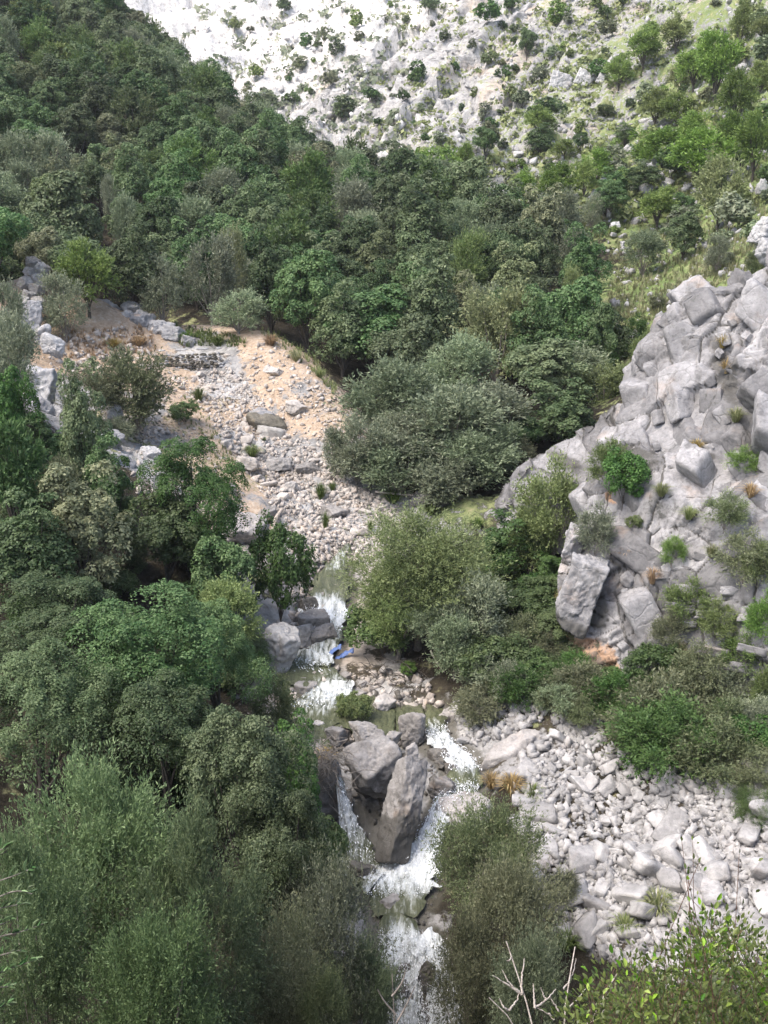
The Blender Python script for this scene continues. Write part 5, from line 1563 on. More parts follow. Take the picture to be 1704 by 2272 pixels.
RSL = [
    ('oak', 'oak', 1140, 62, 46, 126, 'single round dark oak high on the mountain face'), ('pine', 'pine', 1395, 55, 66, 150, 'pine pair at the top of the right slope'),
    ('pine', 'pine', 1465, 35, 60, 112, 'rounded pine at the top right of the slope'), ('pine', 'pine', 1555, 68, 84, 218, 'tall pale pine on the right slope'),
    ('pine', 'pine', 1605, 8, 46, 102, 'pine cut by the upper right corner'), ('pine', 'pine', 1650, 40, 46, 104, 'pine at the right edge near the top'),
    ('pine', 'pine', 1648, 132, 46, 202, 'slim pine at the right edge below the top one'), ('pine', 'olive_light', 1475, 132, 52, 198, 'thin pale pine left of the tall pale pine'),
    ('pine', 'pine', 1468, 198, 66, 264, 'loose pale pine in the middle of the right slope'), ('oak', 'oak', 1180, 213, 80, 285, 'round oak behind the yellow green pine on the slope'),
    ('pine', 'pine', 1165, 233, 60, 305, 'yellow green pine in front of the round oak'), ('oak', 'oak', 1170, 278, 72, 342, 'dark round oak below the yellow green pine'),
    ('pine', 'pine', 1220, 300, 46, 346, 'small pine right of the dark round oak'), ('oak', 'oak', 1050, 278, 62, 346, 'round dark oak below the rust stained cliff'),
    ('pine', 'pine', 1007, 308, 34, 372, 'narrow pine left of the round dark oak'), ('shrub', 'mastic', 1030, 350, 48, 386, 'low dark shrub at the foot of the narrow pine'),
    ('pine', 'pine', 925, 318, 135, 425, 'large spreading pine at the upper forest edge'), ('oak', 'oak', 1255, 288, 42, 330, 'small dark oak standing on open grass'),
    ('oak', 'oak', 1350, 273, 56, 318, 'small oak left of the flat topped pine'), ('shrub', 'mastic', 1307, 224, 42, 256, 'dark low shrub on the rocky grass'),
    ('shrub', 'oak', 1362, 212, 24, 242, 'little pointed dark shrub on the slope'), ('pine', 'pine', 1425, 278, 112, 352, 'flat topped pine on the right slope'),
    ('pine', 'pine', 1528, 278, 110, 402, 'broad pine below the tall pale one'), ('pine', 'olive_light', 1565, 338, 82, 492, 'yellow pine with a bare trunk on the right slope'),
    ('pine', 'pine', 1640, 238, 76, 382, 'dense dark pine at the right edge'), ('oak', 'oak', 1608, 308, 60, 372, 'blue green oak left of the dense dark pine'),
    ('pine', 'pine', 1220, 352, 72, 442, 'soft pine above the right forest boundary'), ('pine', 'pine', 1265, 348, 44, 432, 'slim pine right of the soft pine'),
    ('pine', 'olive_light', 1320, 328, 60, 376, 'pale pine above the dark oak hedge'), ('oak', 'oak', 1390, 358, 90, 416, 'right end of the dark oak hedge on the slope'),
    ('oak', 'oak', 1330, 372, 80, 430, 'left end of the dark oak hedge on the slope'), ('oak', 'oak', 1315, 402, 90, 474, 'big dark oak below the hedge'),
    ('pine', 'pine', 1135, 368, 44, 445, 'thin pine at the forest boundary'), ('oak', 'oak', 1160, 412, 52, 458, 'oak under the soft pine'),
    ('olive', 'olive', 1282, 423, 46, 502, 'small open olive with a visible trunk'), ('olive', 'olive', 1227, 443, 66, 494, 'rounded grey olive at the forest boundary'),
    ('oak', 'oak', 1182, 438, 72, 516, 'black green oak left of the rounded grey olive'), ('pine', 'pine', 1425, 403, 72, 495, 'dark pine beside the pointed white boulder'),
    ('oak', 'oak', 1475, 418, 54, 470, 'small oak right of the dark pine'), ('oak', 'oak', 1482, 462, 96, 558, 'round dark oak on the lower right slope'),
    ('olive', 'olive', 1395, 503, 92, 598, 'leaning wild olive with forked trunk on the lower right slope'), ('olive', 'olive', 1555, 513, 66, 585, 'faint grey olive above the crag'),
    ('pine', 'pine', 1075, 448, 60, 505, 'bright pine at the back of the forest'), ('open_shrub', 'bright', 1390, 735, 60, 800, 'yellow green shrub on the grass behind the crag'),
    ('open_shrub', 'mastic', 1375, 690, 56, 745, 'dark shrub low on the grass slope'), ('open_shrub', 'shrub', 1640, 545, 60, 600, 'shrub beside the outcrop above the crag'),
    ('pine', 'pine', 1505, 95, 70, 190, 'light pine left of the tall pale pine'), ('pine', 'pine', 1600, 150, 70, 262, 'light pine right of the tall pale pine'), ('pine', 'pine', 1420, 190, 60, 275, 'airy pine above the flat topped pine'),
    ('pine', 'pine', 1500, 240, 64, 335, 'airy pine between the flat topped and the broad pine'), ('pine', 'pine', 1585, 240, 66, 350, 'light pine above the yellow pine'), ('pine', 'pine', 1340, 120, 50, 190, 'soft pine on the rocky grass below the top pine pair'),
    ('pine', 'pine', 1290, 320, 50, 400, 'soft light pine above the hedge of oaks'), ('pine', 'pine', 1190, 370, 56, 455, 'soft light pine left of the hedge of oaks'),
    ('open_shrub', 'shrub', 1420, 640, 40, 668, 'brown shrub on the grassy terrace'),
]
for kd, mt, u, vt, w, vb, lab in RSL:
    w = w * 1.22 if kd == 'pine' else w
    tree(kd, mt, u, vt, w, None, lab, RS, vb=vb)

# the closed forest on the left hill
FOREST = [(-160, -60), (230, 40), (330, 165), (440, 225), (540, 355), (740, 425), (1030, 525), (1250, 570), (1330, 720), (1350, 860), (1180, 900), (900, 800), (700, 760), (640, 700), (420, 700), (180, 670), (60, 700), (-160, 690)]
rf = np.random.default_rng(72)
cand = np.stack([rf.uniform(-110, 26, 26000), rf.uniform(80, 235, 26000)], 1)
cz = H(cand[:, 0], cand[:, 1])
cu, cvv = proj(np.stack([cand[:, 0], cand[:, 1], cz], 1))
okc = in_poly(cu, cvv, FOREST)
cand = cand[okc]
cz, cu, cvv = cz[okc], cu[okc], cvv[okc]
nfor = 0
for k in range(len(cand)):
    x, y = cand[k]
    w = 5.2 + .014 * (y - 85) + rf.normal(0, .7)
    T = np.array(TREE_XY)
    dmin = (np.hypot(T[:, 0] - x, T[:, 1] - y) / (.5 * (T[:, 2] + w))).min()
    if dmin < .66 or nfor > 290:
        continue
    z = rf.random()
    band = 'foot' if y < 105 else ('middle' if y < 140 else 'upper part')
    if z < .70:
        kd, mt, lab = 'oak', ('oak' if rf.random() < .85 else 'oak_pale'), 'dark holm oak crown in the closed forest, %s of the left hill' % band
    elif z < .90:
        kd, mt, lab = 'olive', 'olive', 'silvery olive crown in the closed forest, %s of the left hill' % band
    else:
        kd, mt, lab = 'pine', 'pine_forest', 'yellow green pine crown in the closed forest, %s of the left hill' % band
    h = w * rf.uniform(1.0, 1.3) * (1.15 if kd == 'pine' else 1)
    todo.append((plant(kd, mt, np.array((x, y, cz[k] - .2)), w, h, lab, 'closed forest of the left hill'), {'oak': 'dark holm oak crown', 'olive': 'silvery olive crown', 'pine': 'yellow green pine crown'}[kd] if mt != 'oak_pale' else 'pale oak crown'))
    nfor += 1
print('forest', nfor)
# pines standing out on the ridge
for u, vt, w, vb, lab in [(75, 0, 90, 105, 'tall pine on the ridge at the top left corner'), (150, -10, 70, 75, 'ridge pine right of the corner pine'), (225, 10, 60, 90, 'feathery pine at the end of the upper ridge'),
                          (285, 30, 55, 95, 'last pine on the falling ridge line'), (140, 100, 130, 200, 'large yellow green pine on the upper left hill'), (345, 195, 90, 275, 'light pine on the left hill below the ridge')]:
    q = hit([u * KD], [vb * KD])[0]
    s = mpp(vt * KD, q[1])
    plant('pine', 'pine', q, w * KD * s, (vb - vt) * KD * s * 1.0, lab, 'pines of the left ridge')

# bushes on the mountain
rb = np.random.default_rng(73)
MT = [(330, -10), (1704, -10), (1704, 560), (1400, 560), (1100, 440), (900, 380), (740, 330), (560, 270), (440, 140)]
bp = sample_poly(MT, 420, rb)
bh = hit(bp[:, 0], bp[:, 1])
nb_ = 0
for k in range(len(bp)):
    x, y, z = bh[k]
    if y > 455 or nb_ >= 290:
        continue
    T = np.array(TREE_XY)
    w = (1.4 + 3.4 * rb.random() ** 1.6) * (1.0 if y < 230 else 1.4)
    if (np.hypot(T[:, 0] - x, T[:, 1] - y) / (.5 * (T[:, 2] + w))).min() < .8:
        continue
    if vnoise(np.array([[x / 22, y / 22, 3.]]), 9)[0] < -.25 and bp[k, 0] < 1000:
        continue
    mt = (['mastic', 'oak', 'olive', 'pine', 'shrub', 'mastic'] if bp[k, 0] < 1150 else ['pine', 'olive', 'pine', 'shrub', 'mastic', 'olive'])[rb.integers(6)]
    if bp[k, 0] > 1150 and rb.random() < .4:
        continue
    zone = 'the white mountain face' if bp[k, 0] < 860 else ('the rocky mountain face' if bp[k, 0] < 1250 else 'the upper right slope')
    bl = {'mastic': 'dark green', 'oak': 'black green', 'olive': 'silvery', 'pine': 'fresh green', 'shrub': 'brownish'}[mt] + ' bush'
    todo.append((plant('bush', mt, np.array((x, y, z - .1)), w, w * rb.uniform(.6, .95), {'mastic': 'dark green', 'oak': 'black green', 'olive': 'silvery', 'pine': 'fresh green', 'shrub': 'brownish'}[mt] + ' bush dotted on ' + zone, 'bushes of ' + zone), bl))
    nb_ += 1

# low scrub covering the mountain, too fine to count
def scrub(poly, n, size, mat, name, label, seed):
    r = np.random.default_rng(seed)
    p = sample_poly(poly, n * 2, r)
    h = hit(p[:, 0], p[:, 1])
    h = h[fbm(h / 9.0, 3, 50 + seed) > -.1][:n]
    n = len(h)
    per = 14
    sz = size * r.uniform(.4, 1.3, n) * (1 + .0015 * (h[:, 1] - 150))
    k = np.repeat(np.arange(n), per)
    d = unit(r.normal(0, 1, (n * per, 3)) + np.array((0, 0, .5)))
    pos = h[k] + d * np.array((1, 1, .55)) * (sz[k] * r.uniform(.3, 1, n * per))[:, None]
    nrm = unit(d + r.normal(0, .5, d.shape))
    ax = unit(np.cross(nrm, unit(r.normal(0, 1, d.shape))))
    L = sz[k] * r.uniform(.35, .7, n * per)
    V, F = quads(pos - ax * (L * .5)[:, None], ax, nrm, L, L * .7)
    o = link(name, mk(name, V, F, M[mat], {'tint': np.repeat(np.clip(np.repeat(r.random(n), per) + r.normal(0, .15, n * per), 0, 1), 4)}, smooth=False))
    tag(o, label, kind='stuff')


scrub([(860, 0), (1704, 0), (1704, 440), (1350, 500), (1100, 430), (900, 370), (800, 300)], 1500, 1.3, 'pine', 'hillside_scrub', 'pale green low scrub and tussocks over the right hillside', 1)
scrub([(330, 0), (900, 0), (900, 370), (740, 320), (560, 250), (440, 120)], 330, 1.9, 'olive', 'mountain_scrub', 'grey green low scrub in the cracks of the white mountain face', 2)

# shrubs rooted in the crag: they stand on its ledges
for kd, mt, u, vt, vb, w, y, lab in [
        ('shrub', 'mastic', 1335, 975, 1085, 100, 46.6, 'round dark shrub on a ledge of the crag'), ('open_shrub', 'bright', 1300, 950, 1040, 90, 48.2, 'wispy green shrub left of the round one on the crag'),
        ('open_shrub', 'bright', 1480, 1255, 1345, 110, 41.6, 'small light tree growing out of the crag face'), ('open_shrub', 'shrub', 1590, 1165, 1265, 120, 41.8, 'thin shrub on the right part of the crag'),
        ('shrub', 'mastic', 1405, 1385, 1480, 130, 39.6, 'dark shrub at the base of the crag above the red soil'), ('open_shrub', 'bright', 1590, 1370, 1440, 100, 38.6, 'pale green shrub low on the crag'),
        ('open_shrub', 'bright', 1645, 1430, 1580, 80, 36.8, 'bright shrub at the right edge of the crag foot'), ('open_shrub', 'olive', 1275, 1100, 1200, 90, 45.0, 'grey shrub in the cleft behind the rock nose'),
        ('open_shrub', 'bright', 1600, 960, 1010, 80, 45.0, 'green sprig in a crack high on the crag'), ('open_shrub', 'shrub', 1500, 1390, 1500, 130, 38.6, 'grey shrub on the layered foot of the crag'), ('open_shrub', 'bright', 1540, 1290, 1370, 90, 40.2, 'wispy green shrub over the layered rock'),
        ('open_shrub', 'shrub', 1440, 1320, 1400, 80, 40.6, 'brown twiggy shrub left of the layered rock'), ('open_shrub', 'bright', 1640, 1290, 1400, 90, 38.6, 'green shrub at the right edge of the layered rock'), ('open_shrub', 'olive', 1545, 1440, 1560, 130, 37.4, 'pale bush at the lower right of the crag'),
        ('open_shrub', 'shrub', 1560, 1060, 1130, 90, 43, 'grey wispy shrub on the upper right of the crag'), ('open_shrub', 'bright', 1440, 1150, 1210, 60, 42, 'small green shrub in the middle of the crag'), ('open_shrub', 'bright', 1630, 1180, 1260, 80, 41, 'light shrub at the right edge of the crag middle'),
        ('shrub', 'bright', 1360, 1105, 1140, 36, 44.6, 'small leafy tuft under the round dark shrub')]:
    s = mpp(vb * KD, y)
    plant(kd, mt, on_crag(u, vb) - np.array((0, 0, .1)), w * KD * s, (vb - vt) * KD * s * 1.05, lab, 'shrubs growing on the crag')

# undergrowth of the two banks
ru = np.random.default_rng(74)


def undergrowth(poly, n, wr, kinds, label, group, seed):
    r = np.random.default_rng(seed)
    p = sample_poly(poly, n, r) * KD
    h = hit(p[:, 0], p[:, 1])
    for q in h:
        w = r.uniform(*wr)
        kd, mt = kinds[r.integers(len(kinds))]
        todo.append((plant(kd, mt, q - np.array((0, 0, .1)), w, w * r.uniform(.6, .95), label, group), label))


undergrowth([(990, 1400), (1250, 1340), (1340, 1480), (1440, 1500), (1659, 1560), (1659, 1690), (1480, 1600), (1330, 1560), (1220, 1545), (1060, 1560)], 44, (1.3, 2.6), [('shrub', 'mastic'), ('open_shrub', 'shrub'), ('open_shrub', 'mastic'), ('open_shrub', 'olive')], 'low dark shrub', 'undergrowth of the right bank', 1)
undergrowth([(1130, 1520), (1320, 1500), (1420, 1560), (1330, 1590), (1200, 1580)], 16, (1.0, 1.8), [('shrub', 'mastic'), ('open_shrub', 'shrub'), ('open_shrub', 'mastic')], 'low dark shrub', 'undergrowth of the right bank', 5)
undergrowth([(0, 950), (230, 950), (330, 1180), (470, 1200), (560, 1260), (560, 1400), (600, 1600), (660, 1800), (400, 1900), (0, 1500)], 46, (1.4, 2.8), [('shrub', 'mastic'), ('oak', 'oak'), ('open_shrub', 'mastic')], 'low dark shrub', 'undergrowth of the left bank', 2)
undergrowth([(880, 1050), (1080, 1080), (1180, 960), (1330, 850), (1380, 800), (1340, 700), (1100, 900)], 22, (1.2, 2.2), [('shrub', 'mastic'), ('open_shrub', 'shrub')], 'low dark shrub', 'undergrowth below the forest', 3)
undergrowth([(930, 1330), (1150, 1180), (1200, 1250), (1180, 1400), (1000, 1420)], 16, (1.3, 2.4), [('shrub', 'mastic'), ('oak', 'mastic'), ('open_shrub', 'bright')], 'low green shrub', 'undergrowth of the right bank', 4)

# ------------------------------------------------------------------ grass tufts
def tuft_mesh(seed, n, spread=.6, droop=.5, wd=.018):
    r = np.random.default_rng(seed)
    az = r.uniform(0, 6.28, n)
    out = r.uniform(.1, 1, n) ** .8 * spread
    hgt = r.uniform(.55, 1, n) * (1 - .3 * out)
    bs = np.stack([np.cos(az) * .12 * r.random(n), np.sin(az) * .12 * r.random(n), np.zeros(n)], 1)
    d = np.stack([np.cos(az), np.sin(az), np.zeros(n)], 1)
    m = bs + d * (out * .45)[:, None] + np.array((0, 0, 1)) * (hgt * .72)[:, None]
    t = bs + d * (out * 1.0)[:, None] + np.array((0, 0, 1)) * (hgt * (1 - droop * out))[:, None]
    sd_ = np.stack([-np.sin(az), np.cos(az), np.zeros(n)], 1) * wd
    V = np.stack([bs - sd_, bs + sd_, m + sd_ * .8, m - sd_ * .8, t], 1).reshape(-1, 3)
    b = np.arange(n)[:, None] * 5
    F = [tuple(x) for x in (b + np.array((0, 1, 2, 3)))] + [tuple(x) for x in (b + np.array((3, 2, 4)))]
    return V, F, np.repeat(r.random(n), 5)


TUFT = {}
for mt in ('grass', 'drygrass', 'mixgrass'):
    TUFT[mt] = [mk('blades', *(lambda q: (q[0], [tuple(int(i) for i in f) for f in q[1]]))(tuft_mesh(500 + k, 150, .6, .6, .012)[:2]), M[mt], {'tint': tuft_mesh(500 + k, 150, .6, .6, .012)[2]}, smooth=False) for k in range(3)]
for k, (mt, u, vb, w, h, y, lab) in enumerate([
        ('grass', 430, 865, 50, 42, None, 'bright green grass tuft near the top of the gully'), ('grass', 545, 985, 62, 36, None, 'long green grass tuft beside the layered boulder'),
        ('grass', 693, 1078, 46, 52, None, 'big green grass tuft on the right of the gully'), ('grass', 703, 1142, 32, 54, None, 'tall green grass tuft below the big one'),
        ('grass', 800, 1148, 26, 42, None, 'narrow green tuft on the pale gravel'), ('grass', 612, 1005, 22, 18, None, 'little grass tuft in the middle of the gully'),
        ('grass', 570, 952, 20, 14, None, 'little tuft under the layered boulder'), ('grass', 718, 1060, 30, 30, None, 'green tuft at the foot of the thin young olive'),
        ('grass', 400, 735, 60, 30, None, 'grass tuft at the end of the rusty ledge'), ('grass', 470, 745, 60, 30, None, 'second grass tuft along the shady forest foot'),
        ('drygrass', 585, 745, 60, 34, None, 'straw coloured tuft on the dirt crest'), ('drygrass', 300, 745, 60, 30, None, 'straw tuft on the broken path edge'), ('drygrass', 245, 748, 60, 26, None, 'straw tuft left along the path edge'),
        ('mixgrass', 640, 780, 50, 36, None, 'greenish straw tuft on the right of the dirt crest'), ('mixgrass', 690, 815, 44, 30, None, 'tuft at the end of the dirt crest'),
        ('grass', 930, 1110, 60, 36, None, 'rushes below the fallen branches'), ('grass', 1030, 1140, 50, 34, None, 'rushes at the foot of the pale ridge'), ('grass', 850, 1085, 70, 40, None, 'shady rushes under the large olives'),
        ('drygrass', 1350, 1190, 66, 46, 43.2, 'drooping straw tuft on the crag below the round shrub'), ('drygrass', 1248, 1245, 44, 56, 43.4, 'straw tuft on the rock nose'),
        ('drygrass', 1195, 1300, 40, 66, 43.2, 'hanging orange straw tuft at the left of the rock nose'), ('drygrass', 1460, 1420, 40, 70, 39.6, 'hanging straw tuft low on the crag'),
        ('mixgrass', 1450, 880, 46, 36, 46, 'grass tuft in a crack left of the long vertical one'), ('drygrass', 1500, 960, 50, 36, 44, 'straw tuft on a ledge at mid height of the crag'), ('mixgrass', 1420, 1060, 60, 40, 44, 'tuft on the ledge right of the round dark shrub'),
        ('mixgrass', 1580, 900, 60, 46, 45, 'tuft in a crack at the upper right of the crag'), ('drygrass', 1620, 1060, 60, 44, 43, 'straw tuft at the right edge of the crag'), ('mixgrass', 1480, 1110, 56, 40, 42, 'tuft above the small light tree on the crag'), ('drygrass', 1400, 1250, 50, 50, 41, 'hanging straw tuft below the drooping one'),
        ('mixgrass', 1530, 1190, 50, 40, 42.6, 'greenish tuft in a crack of the crag'), ('drygrass', 1555, 740, 44, 44, 48.6, 'brown grass at the top of the long vertical crack'), ('drygrass', 1558, 800, 44, 44, 47.4, 'brown grass at the bottom of the long vertical crack'),
        ('drygrass', 1105, 1710, 80, 60, 35.0, 'rust brown grass between the rapids and the scree'), ('grass', 1150, 1730, 60, 60, 34.6, 'green grass hanging at the scree edge'), ('drygrass', 1060, 1700, 60, 50, 35.4, 'rusty tuft beside the white rapids'),
        ('mixgrass', 875, 1700, 30, 34, 34.2, 'yellow green tuft on the leaning slab'), ('grass', 905, 1680, 28, 46, 34.9, 'green tuft at the right side of the leaning slab'),
        ('mixgrass', 1420, 1975, 100, 80, None, 'large grass tuft in the lower scree'), ('mixgrass', 1350, 2010, 80, 50, None, 'grey tuft left of the large one in the lower scree'),
        ('grass', 1225, 2050, 80, 60, None, 'grass tuft at the lower left corner of the scree'), ('drygrass', 700, 1640, 60, 40, 35.4, 'brown reed debris tuft on the tall stream rock')]):
    if y is None:
        q = hit([u * KD], [vb * KD])[0]
    else:
        q = on_crag(u, vb) if y > 38 else D(u, vb, y)
    s = mpp(vb * KD, q[1])
    o = link('grass_tuft', TUFT[mt][k % 3], None, q + np.array((0, 0, -.05)))
    o.scale = (w * KD * s * .95, w * KD * s * .95, h * KD * s)
    o.rotation_euler = (0, 0, k * 1.3)
    tag(o, lab, 'grass tuft', 'grass tufts')

# grass of the right slope, path edge and forest foot (nobody could count it)
def grass_field(poly, n, mat, size, name, label, seed):
    r = np.random.default_rng(seed)
    p = sample_poly(poly, n, r)
    h = hit(p[:, 0], p[:, 1])
    V0, F0, t0 = tuft_mesh(640 + seed, 9, .7, .5, .035)
    nv = len(V0)
    a = r.uniform(0, 6.28, n)
    sc = size * r.uniform(.5, 1.5, n)
    ca, sa = np.cos(a), np.sin(a)
    V = np.stack([(V0[None, :, 0] * ca[:, None] - V0[None, :, 1] * sa[:, None]) * sc[:, None], (V0[None, :, 0] * sa[:, None] + V0[None, :, 1] * ca[:, None]) * sc[:, None],
                  V0[None, :, 2] * sc[:, None] * r.uniform(.7, 1.3, n)[:, None]], -1) + h[:, None]
    q = np.array([f for f in F0 if len(f) == 4])
    t3 = np.array([(f[0], f[1], f[2], f[2]) for f in F0 if len(f) == 3])
    tri = np.array([f for f in F0 if len(f) == 3])
    offs = (np.arange(n) * nv)[:, None, None]
    Q4 = (q[None] + offs).reshape(-1, 4)
    Tt = np.concatenate([Q4[:, [0, 1, 2]], Q4[:, [0, 2, 3]], (tri[None] + offs).reshape(-1, 3)])
    tint = np.clip(np.repeat(r.uniform(.1, .9, n), nv) + np.tile(t0 - .5, n) * .3, 0, 1)
    o = link(name, mk(name, V.reshape(-1, 3), Tt, M[mat], {'tint': tint}, smooth=False))
    tag(o, label, kind='stuff')


grass_field([(1350, 540), (1704, 450), (1704, 600), (1530, 660), (1430, 830), (1370, 880), (1350, 700)], 2600, 'mixgrass', .55, 'slope_grass', 'green and straw grass covering the slope behind the crag', 1)
grass_field([(1050, 350), (1704, 250), (1704, 450), (1350, 540), (1100, 470)], 2200, 'mixgrass', .7, 'hill_grass', 'rough grass between the trees of the right hillside', 2)
grass_field([(570, 735), (610, 730), (700, 800), (760, 870), (740, 880), (680, 815)], 200, 'mixgrass', .45, 'crest_grass', 'straw grass along the dirt crest', 3)
grass_field([(380, 880), (440, 880), (560, 1090), (520, 1120), (440, 1000)], 260, 'mixgrass', .28, 'gully_grass', 'thin yellow grass on the left side of the gully', 4)
grass_field([(150, 735), (340, 725), (345, 785), (150, 800)], 220, 'drygrass', .4, 'path_grass', 'straw coloured grass along the broken path', 6)
scatter_stones([(120, 735), (345, 725), (350, 810), (130, 830)], 0, 260, (.25, .6), (.1, .5), 'gully_stone', 'gully_gravel', 'x', 'x', 'path_rubble', 'broken stones along the path edge', 33)
grass_field([(380, 720), (520, 745), (560, 770), (400, 770)], 240, 'grass', .5, 'forest_foot_grass', 'green grass in the shade along the forest foot', 5)

# ------------------------------------------------------------------ driftwood, debris, blue sheeting
def log(name, label, px, y, r0, r1, mat='deadwood', cat='dead branch'):
    P = np.array([D(u, v, yy) for (u, v), yy in zip(px, y)])
    V, F = tube(smooth_path(P, 10), np.linspace(r0, r1, 10), 7)
    o = link(name, mk(name, V - P[0], F, M[mat]), None, P[0])
    return tag(o, label, cat)


q0 = hit([600 * KD], [1140 * KD])[0][1]
log('dead_snag', 'short grey dead trunk standing in the lower gully', [(590, 1145), (598, 1115), (612, 1098)], (q0, q0 + .1, q0 + .2), .17, .09, cat='dead tree')
log('fallen_branch', 'long bleached branch lying below the large olives', [(810, 1062), (860, 1068), (920, 1072)], (61, 61, 60.6), .07, .04)
log('fallen_branch', 'thin bare branch reaching out below the central olive', [(930, 1405), (945, 1435), (960, 1452)], (43.6, 43.2, 42.8), .05, .02)
dm = MB()
rd = np.random.default_rng(81)
c0 = D(705, 1625, 35.2)
for k in range(170):
    st = c0 + rd.normal(0, 1, 3) * np.array((.42, .25, .5)) + np.array((0, -.45, -.2))
    dr = unit(rd.normal(0, 1, 3) * np.array((1, .6, .7)))
    V, F = tube([st, st + dr * .3 + np.array((0, 0, -.05)), st + dr * rd.uniform(.5, 1.0) + np.array((0, 0, -.2))], (.018, .014, .006), 4)
    dm.add(V, F)
o = link('drift_debris', dm.mesh('drift_debris', M['bark_pale']))
tag(o, 'tangle of brown flood debris draped over the tall stream rock', kind='stuff')
dm = MB()
c0 = D(880, 1460, 43.6)
for k in range(150):
    st = c0 + rd.normal(0, 1, 3) * np.array((1.2, .5, .35))
    dr = unit(rd.normal(0, 1, 3) * np.array((1, .6, .6)))
    V, F = tube([st, st + dr * .4, st + dr * rd.uniform(.7, 1.3) + np.array((0, 0, -.2))], (.02, .015, .006), 4)
    dm.add(V, F)
o = link('root_tangle', dm.mesh('root_tangle', M['bark']))
tag(o, 'tangle of dark roots and twigs on the bank under the central olive', kind='stuff')
for k, (pts_, lab) in enumerate(([[(698, 1424), (725, 1402), (738, 1396)], 'strip of blue plastic sheeting caught in the rapids'], [[(722, 1428), (745, 1412), (765, 1404)], 'second blue plastic strip snagged on stones right of the first'])):
    P = smooth_path([D(u, v, 46.2 - .1 * k) + np.array((0, -.3, .15)) for u, v in pts_], 14)
    w = .07 + .04 * np.sin(np.arange(14) * 1.1)
    rows = [np.stack([P[:, 0], P[:, 1] + f * .12, P[:, 2] + f * w + .03 * np.sin(np.arange(14) * 2.1 + f * 3 + k)], 1) for f in (-1, -.4, .2, .8)]
    V = np.stack(rows, 1).reshape(-1, 3)
    ii = np.arange(56).reshape(14, 4)
    F = np.stack([ii[:-1, :-1], ii[:-1, 1:], ii[1:, 1:], ii[1:, :-1]], -1).reshape(-1, 4)
    o = link('plastic_sheet', mk('plastic_sheet', V - P[0], F, M['blue']), None, P[0])
    sol = o.modifiers.new('thickness', 'SOLIDIFY')
    sol.thickness = .01
    tag(o, lab, 'plastic sheet')

# ------------------------------------------------------------------ foreground: bright bush, dead branches, olive sprays
def leaf_shape(L=1., W=.42, cup=.2):
    V = np.array([(0, 0, 0), (-.36 * W, .22 * L, cup * .4), (-.5 * W, .5 * L, cup), (-.3 * W, .82 * L, cup * .6), (0, L, 0), (.3 * W, .82 * L, cup * .6), (.5 * W, .5 * L, cup), (.36 * W, .22 * L, cup * .4), (0, .5 * L, 0)])
    F = [(8, 0, 1), (8, 1, 2), (8, 2, 3), (8, 3, 4), (8, 4, 5), (8, 5, 6), (8, 6, 7), (8, 7, 0)]
    return V, F


LOWLEAF = (np.array([(0, 0, 0), (-.45, .4, .1), (-.28, .8, .07), (0, 1, 0), (.28, .8, .07), (.45, .4, .1)]), np.array([(0, 5, 1), (1, 5, 4), (1, 4, 2), (2, 4, 3)]))


def basis(ax, nr):
    ax = unit(ax)
    sx = unit(np.cross(ax, nr))
    nz = np.cross(sx, ax)
    return np.stack([sx, ax, nz], -1)


def leafy(root, base, spots, axes, L, W, mat, seed, nind=300):
    """nearest leaves one by one as parts, the others as one mesh"""
    r = np.random.default_rng(seed)
    V0, F0 = leaf_shape(1, W)
    n = len(spots)
    order = np.argsort(np.linalg.norm(spots, axis=1))
    vis_u, vis_v = proj(spots)
    inside = (vis_u > -10) & (vis_u < 1714) & (vis_v < 2290)
    order = np.concatenate([order[inside[order]], order[~inside[order]]])
    lm = [mk('leaf', V0, F0, M[mat], {'tint': np.full(len(V0), t)}) for t in (.05, .25, .45, .65, .85, 1.)]
    mb = MB()
    F3 = np.array(F0)
    for q, k in enumerate(order):
        nr = unit(np.array((0, -.25, 1.)) + r.normal(0, .45, 3))
        B = basis(axes[k], nr)
        s = L * r.uniform(.65, 1.3)
        if q < nind:
            o = link('leaf', lm[r.integers(6)], root)
            m4 = np.eye(4)
            m4[:3, :3] = B * s
            m4[:3, 3] = spots[k] - base
            o.matrix_local = Matrix(m4.tolist())
        else:
            mb.add((LOWLEAF[0] * np.array((W, 1, 1)) * s) @ B.T + spots[k] - base, LOWLEAF[1], float(r.random()))
    if mb.n:
        o = link('foliage', mb.mesh('foliage', M[mat]), root)
        o['kind'] = 'stuff'


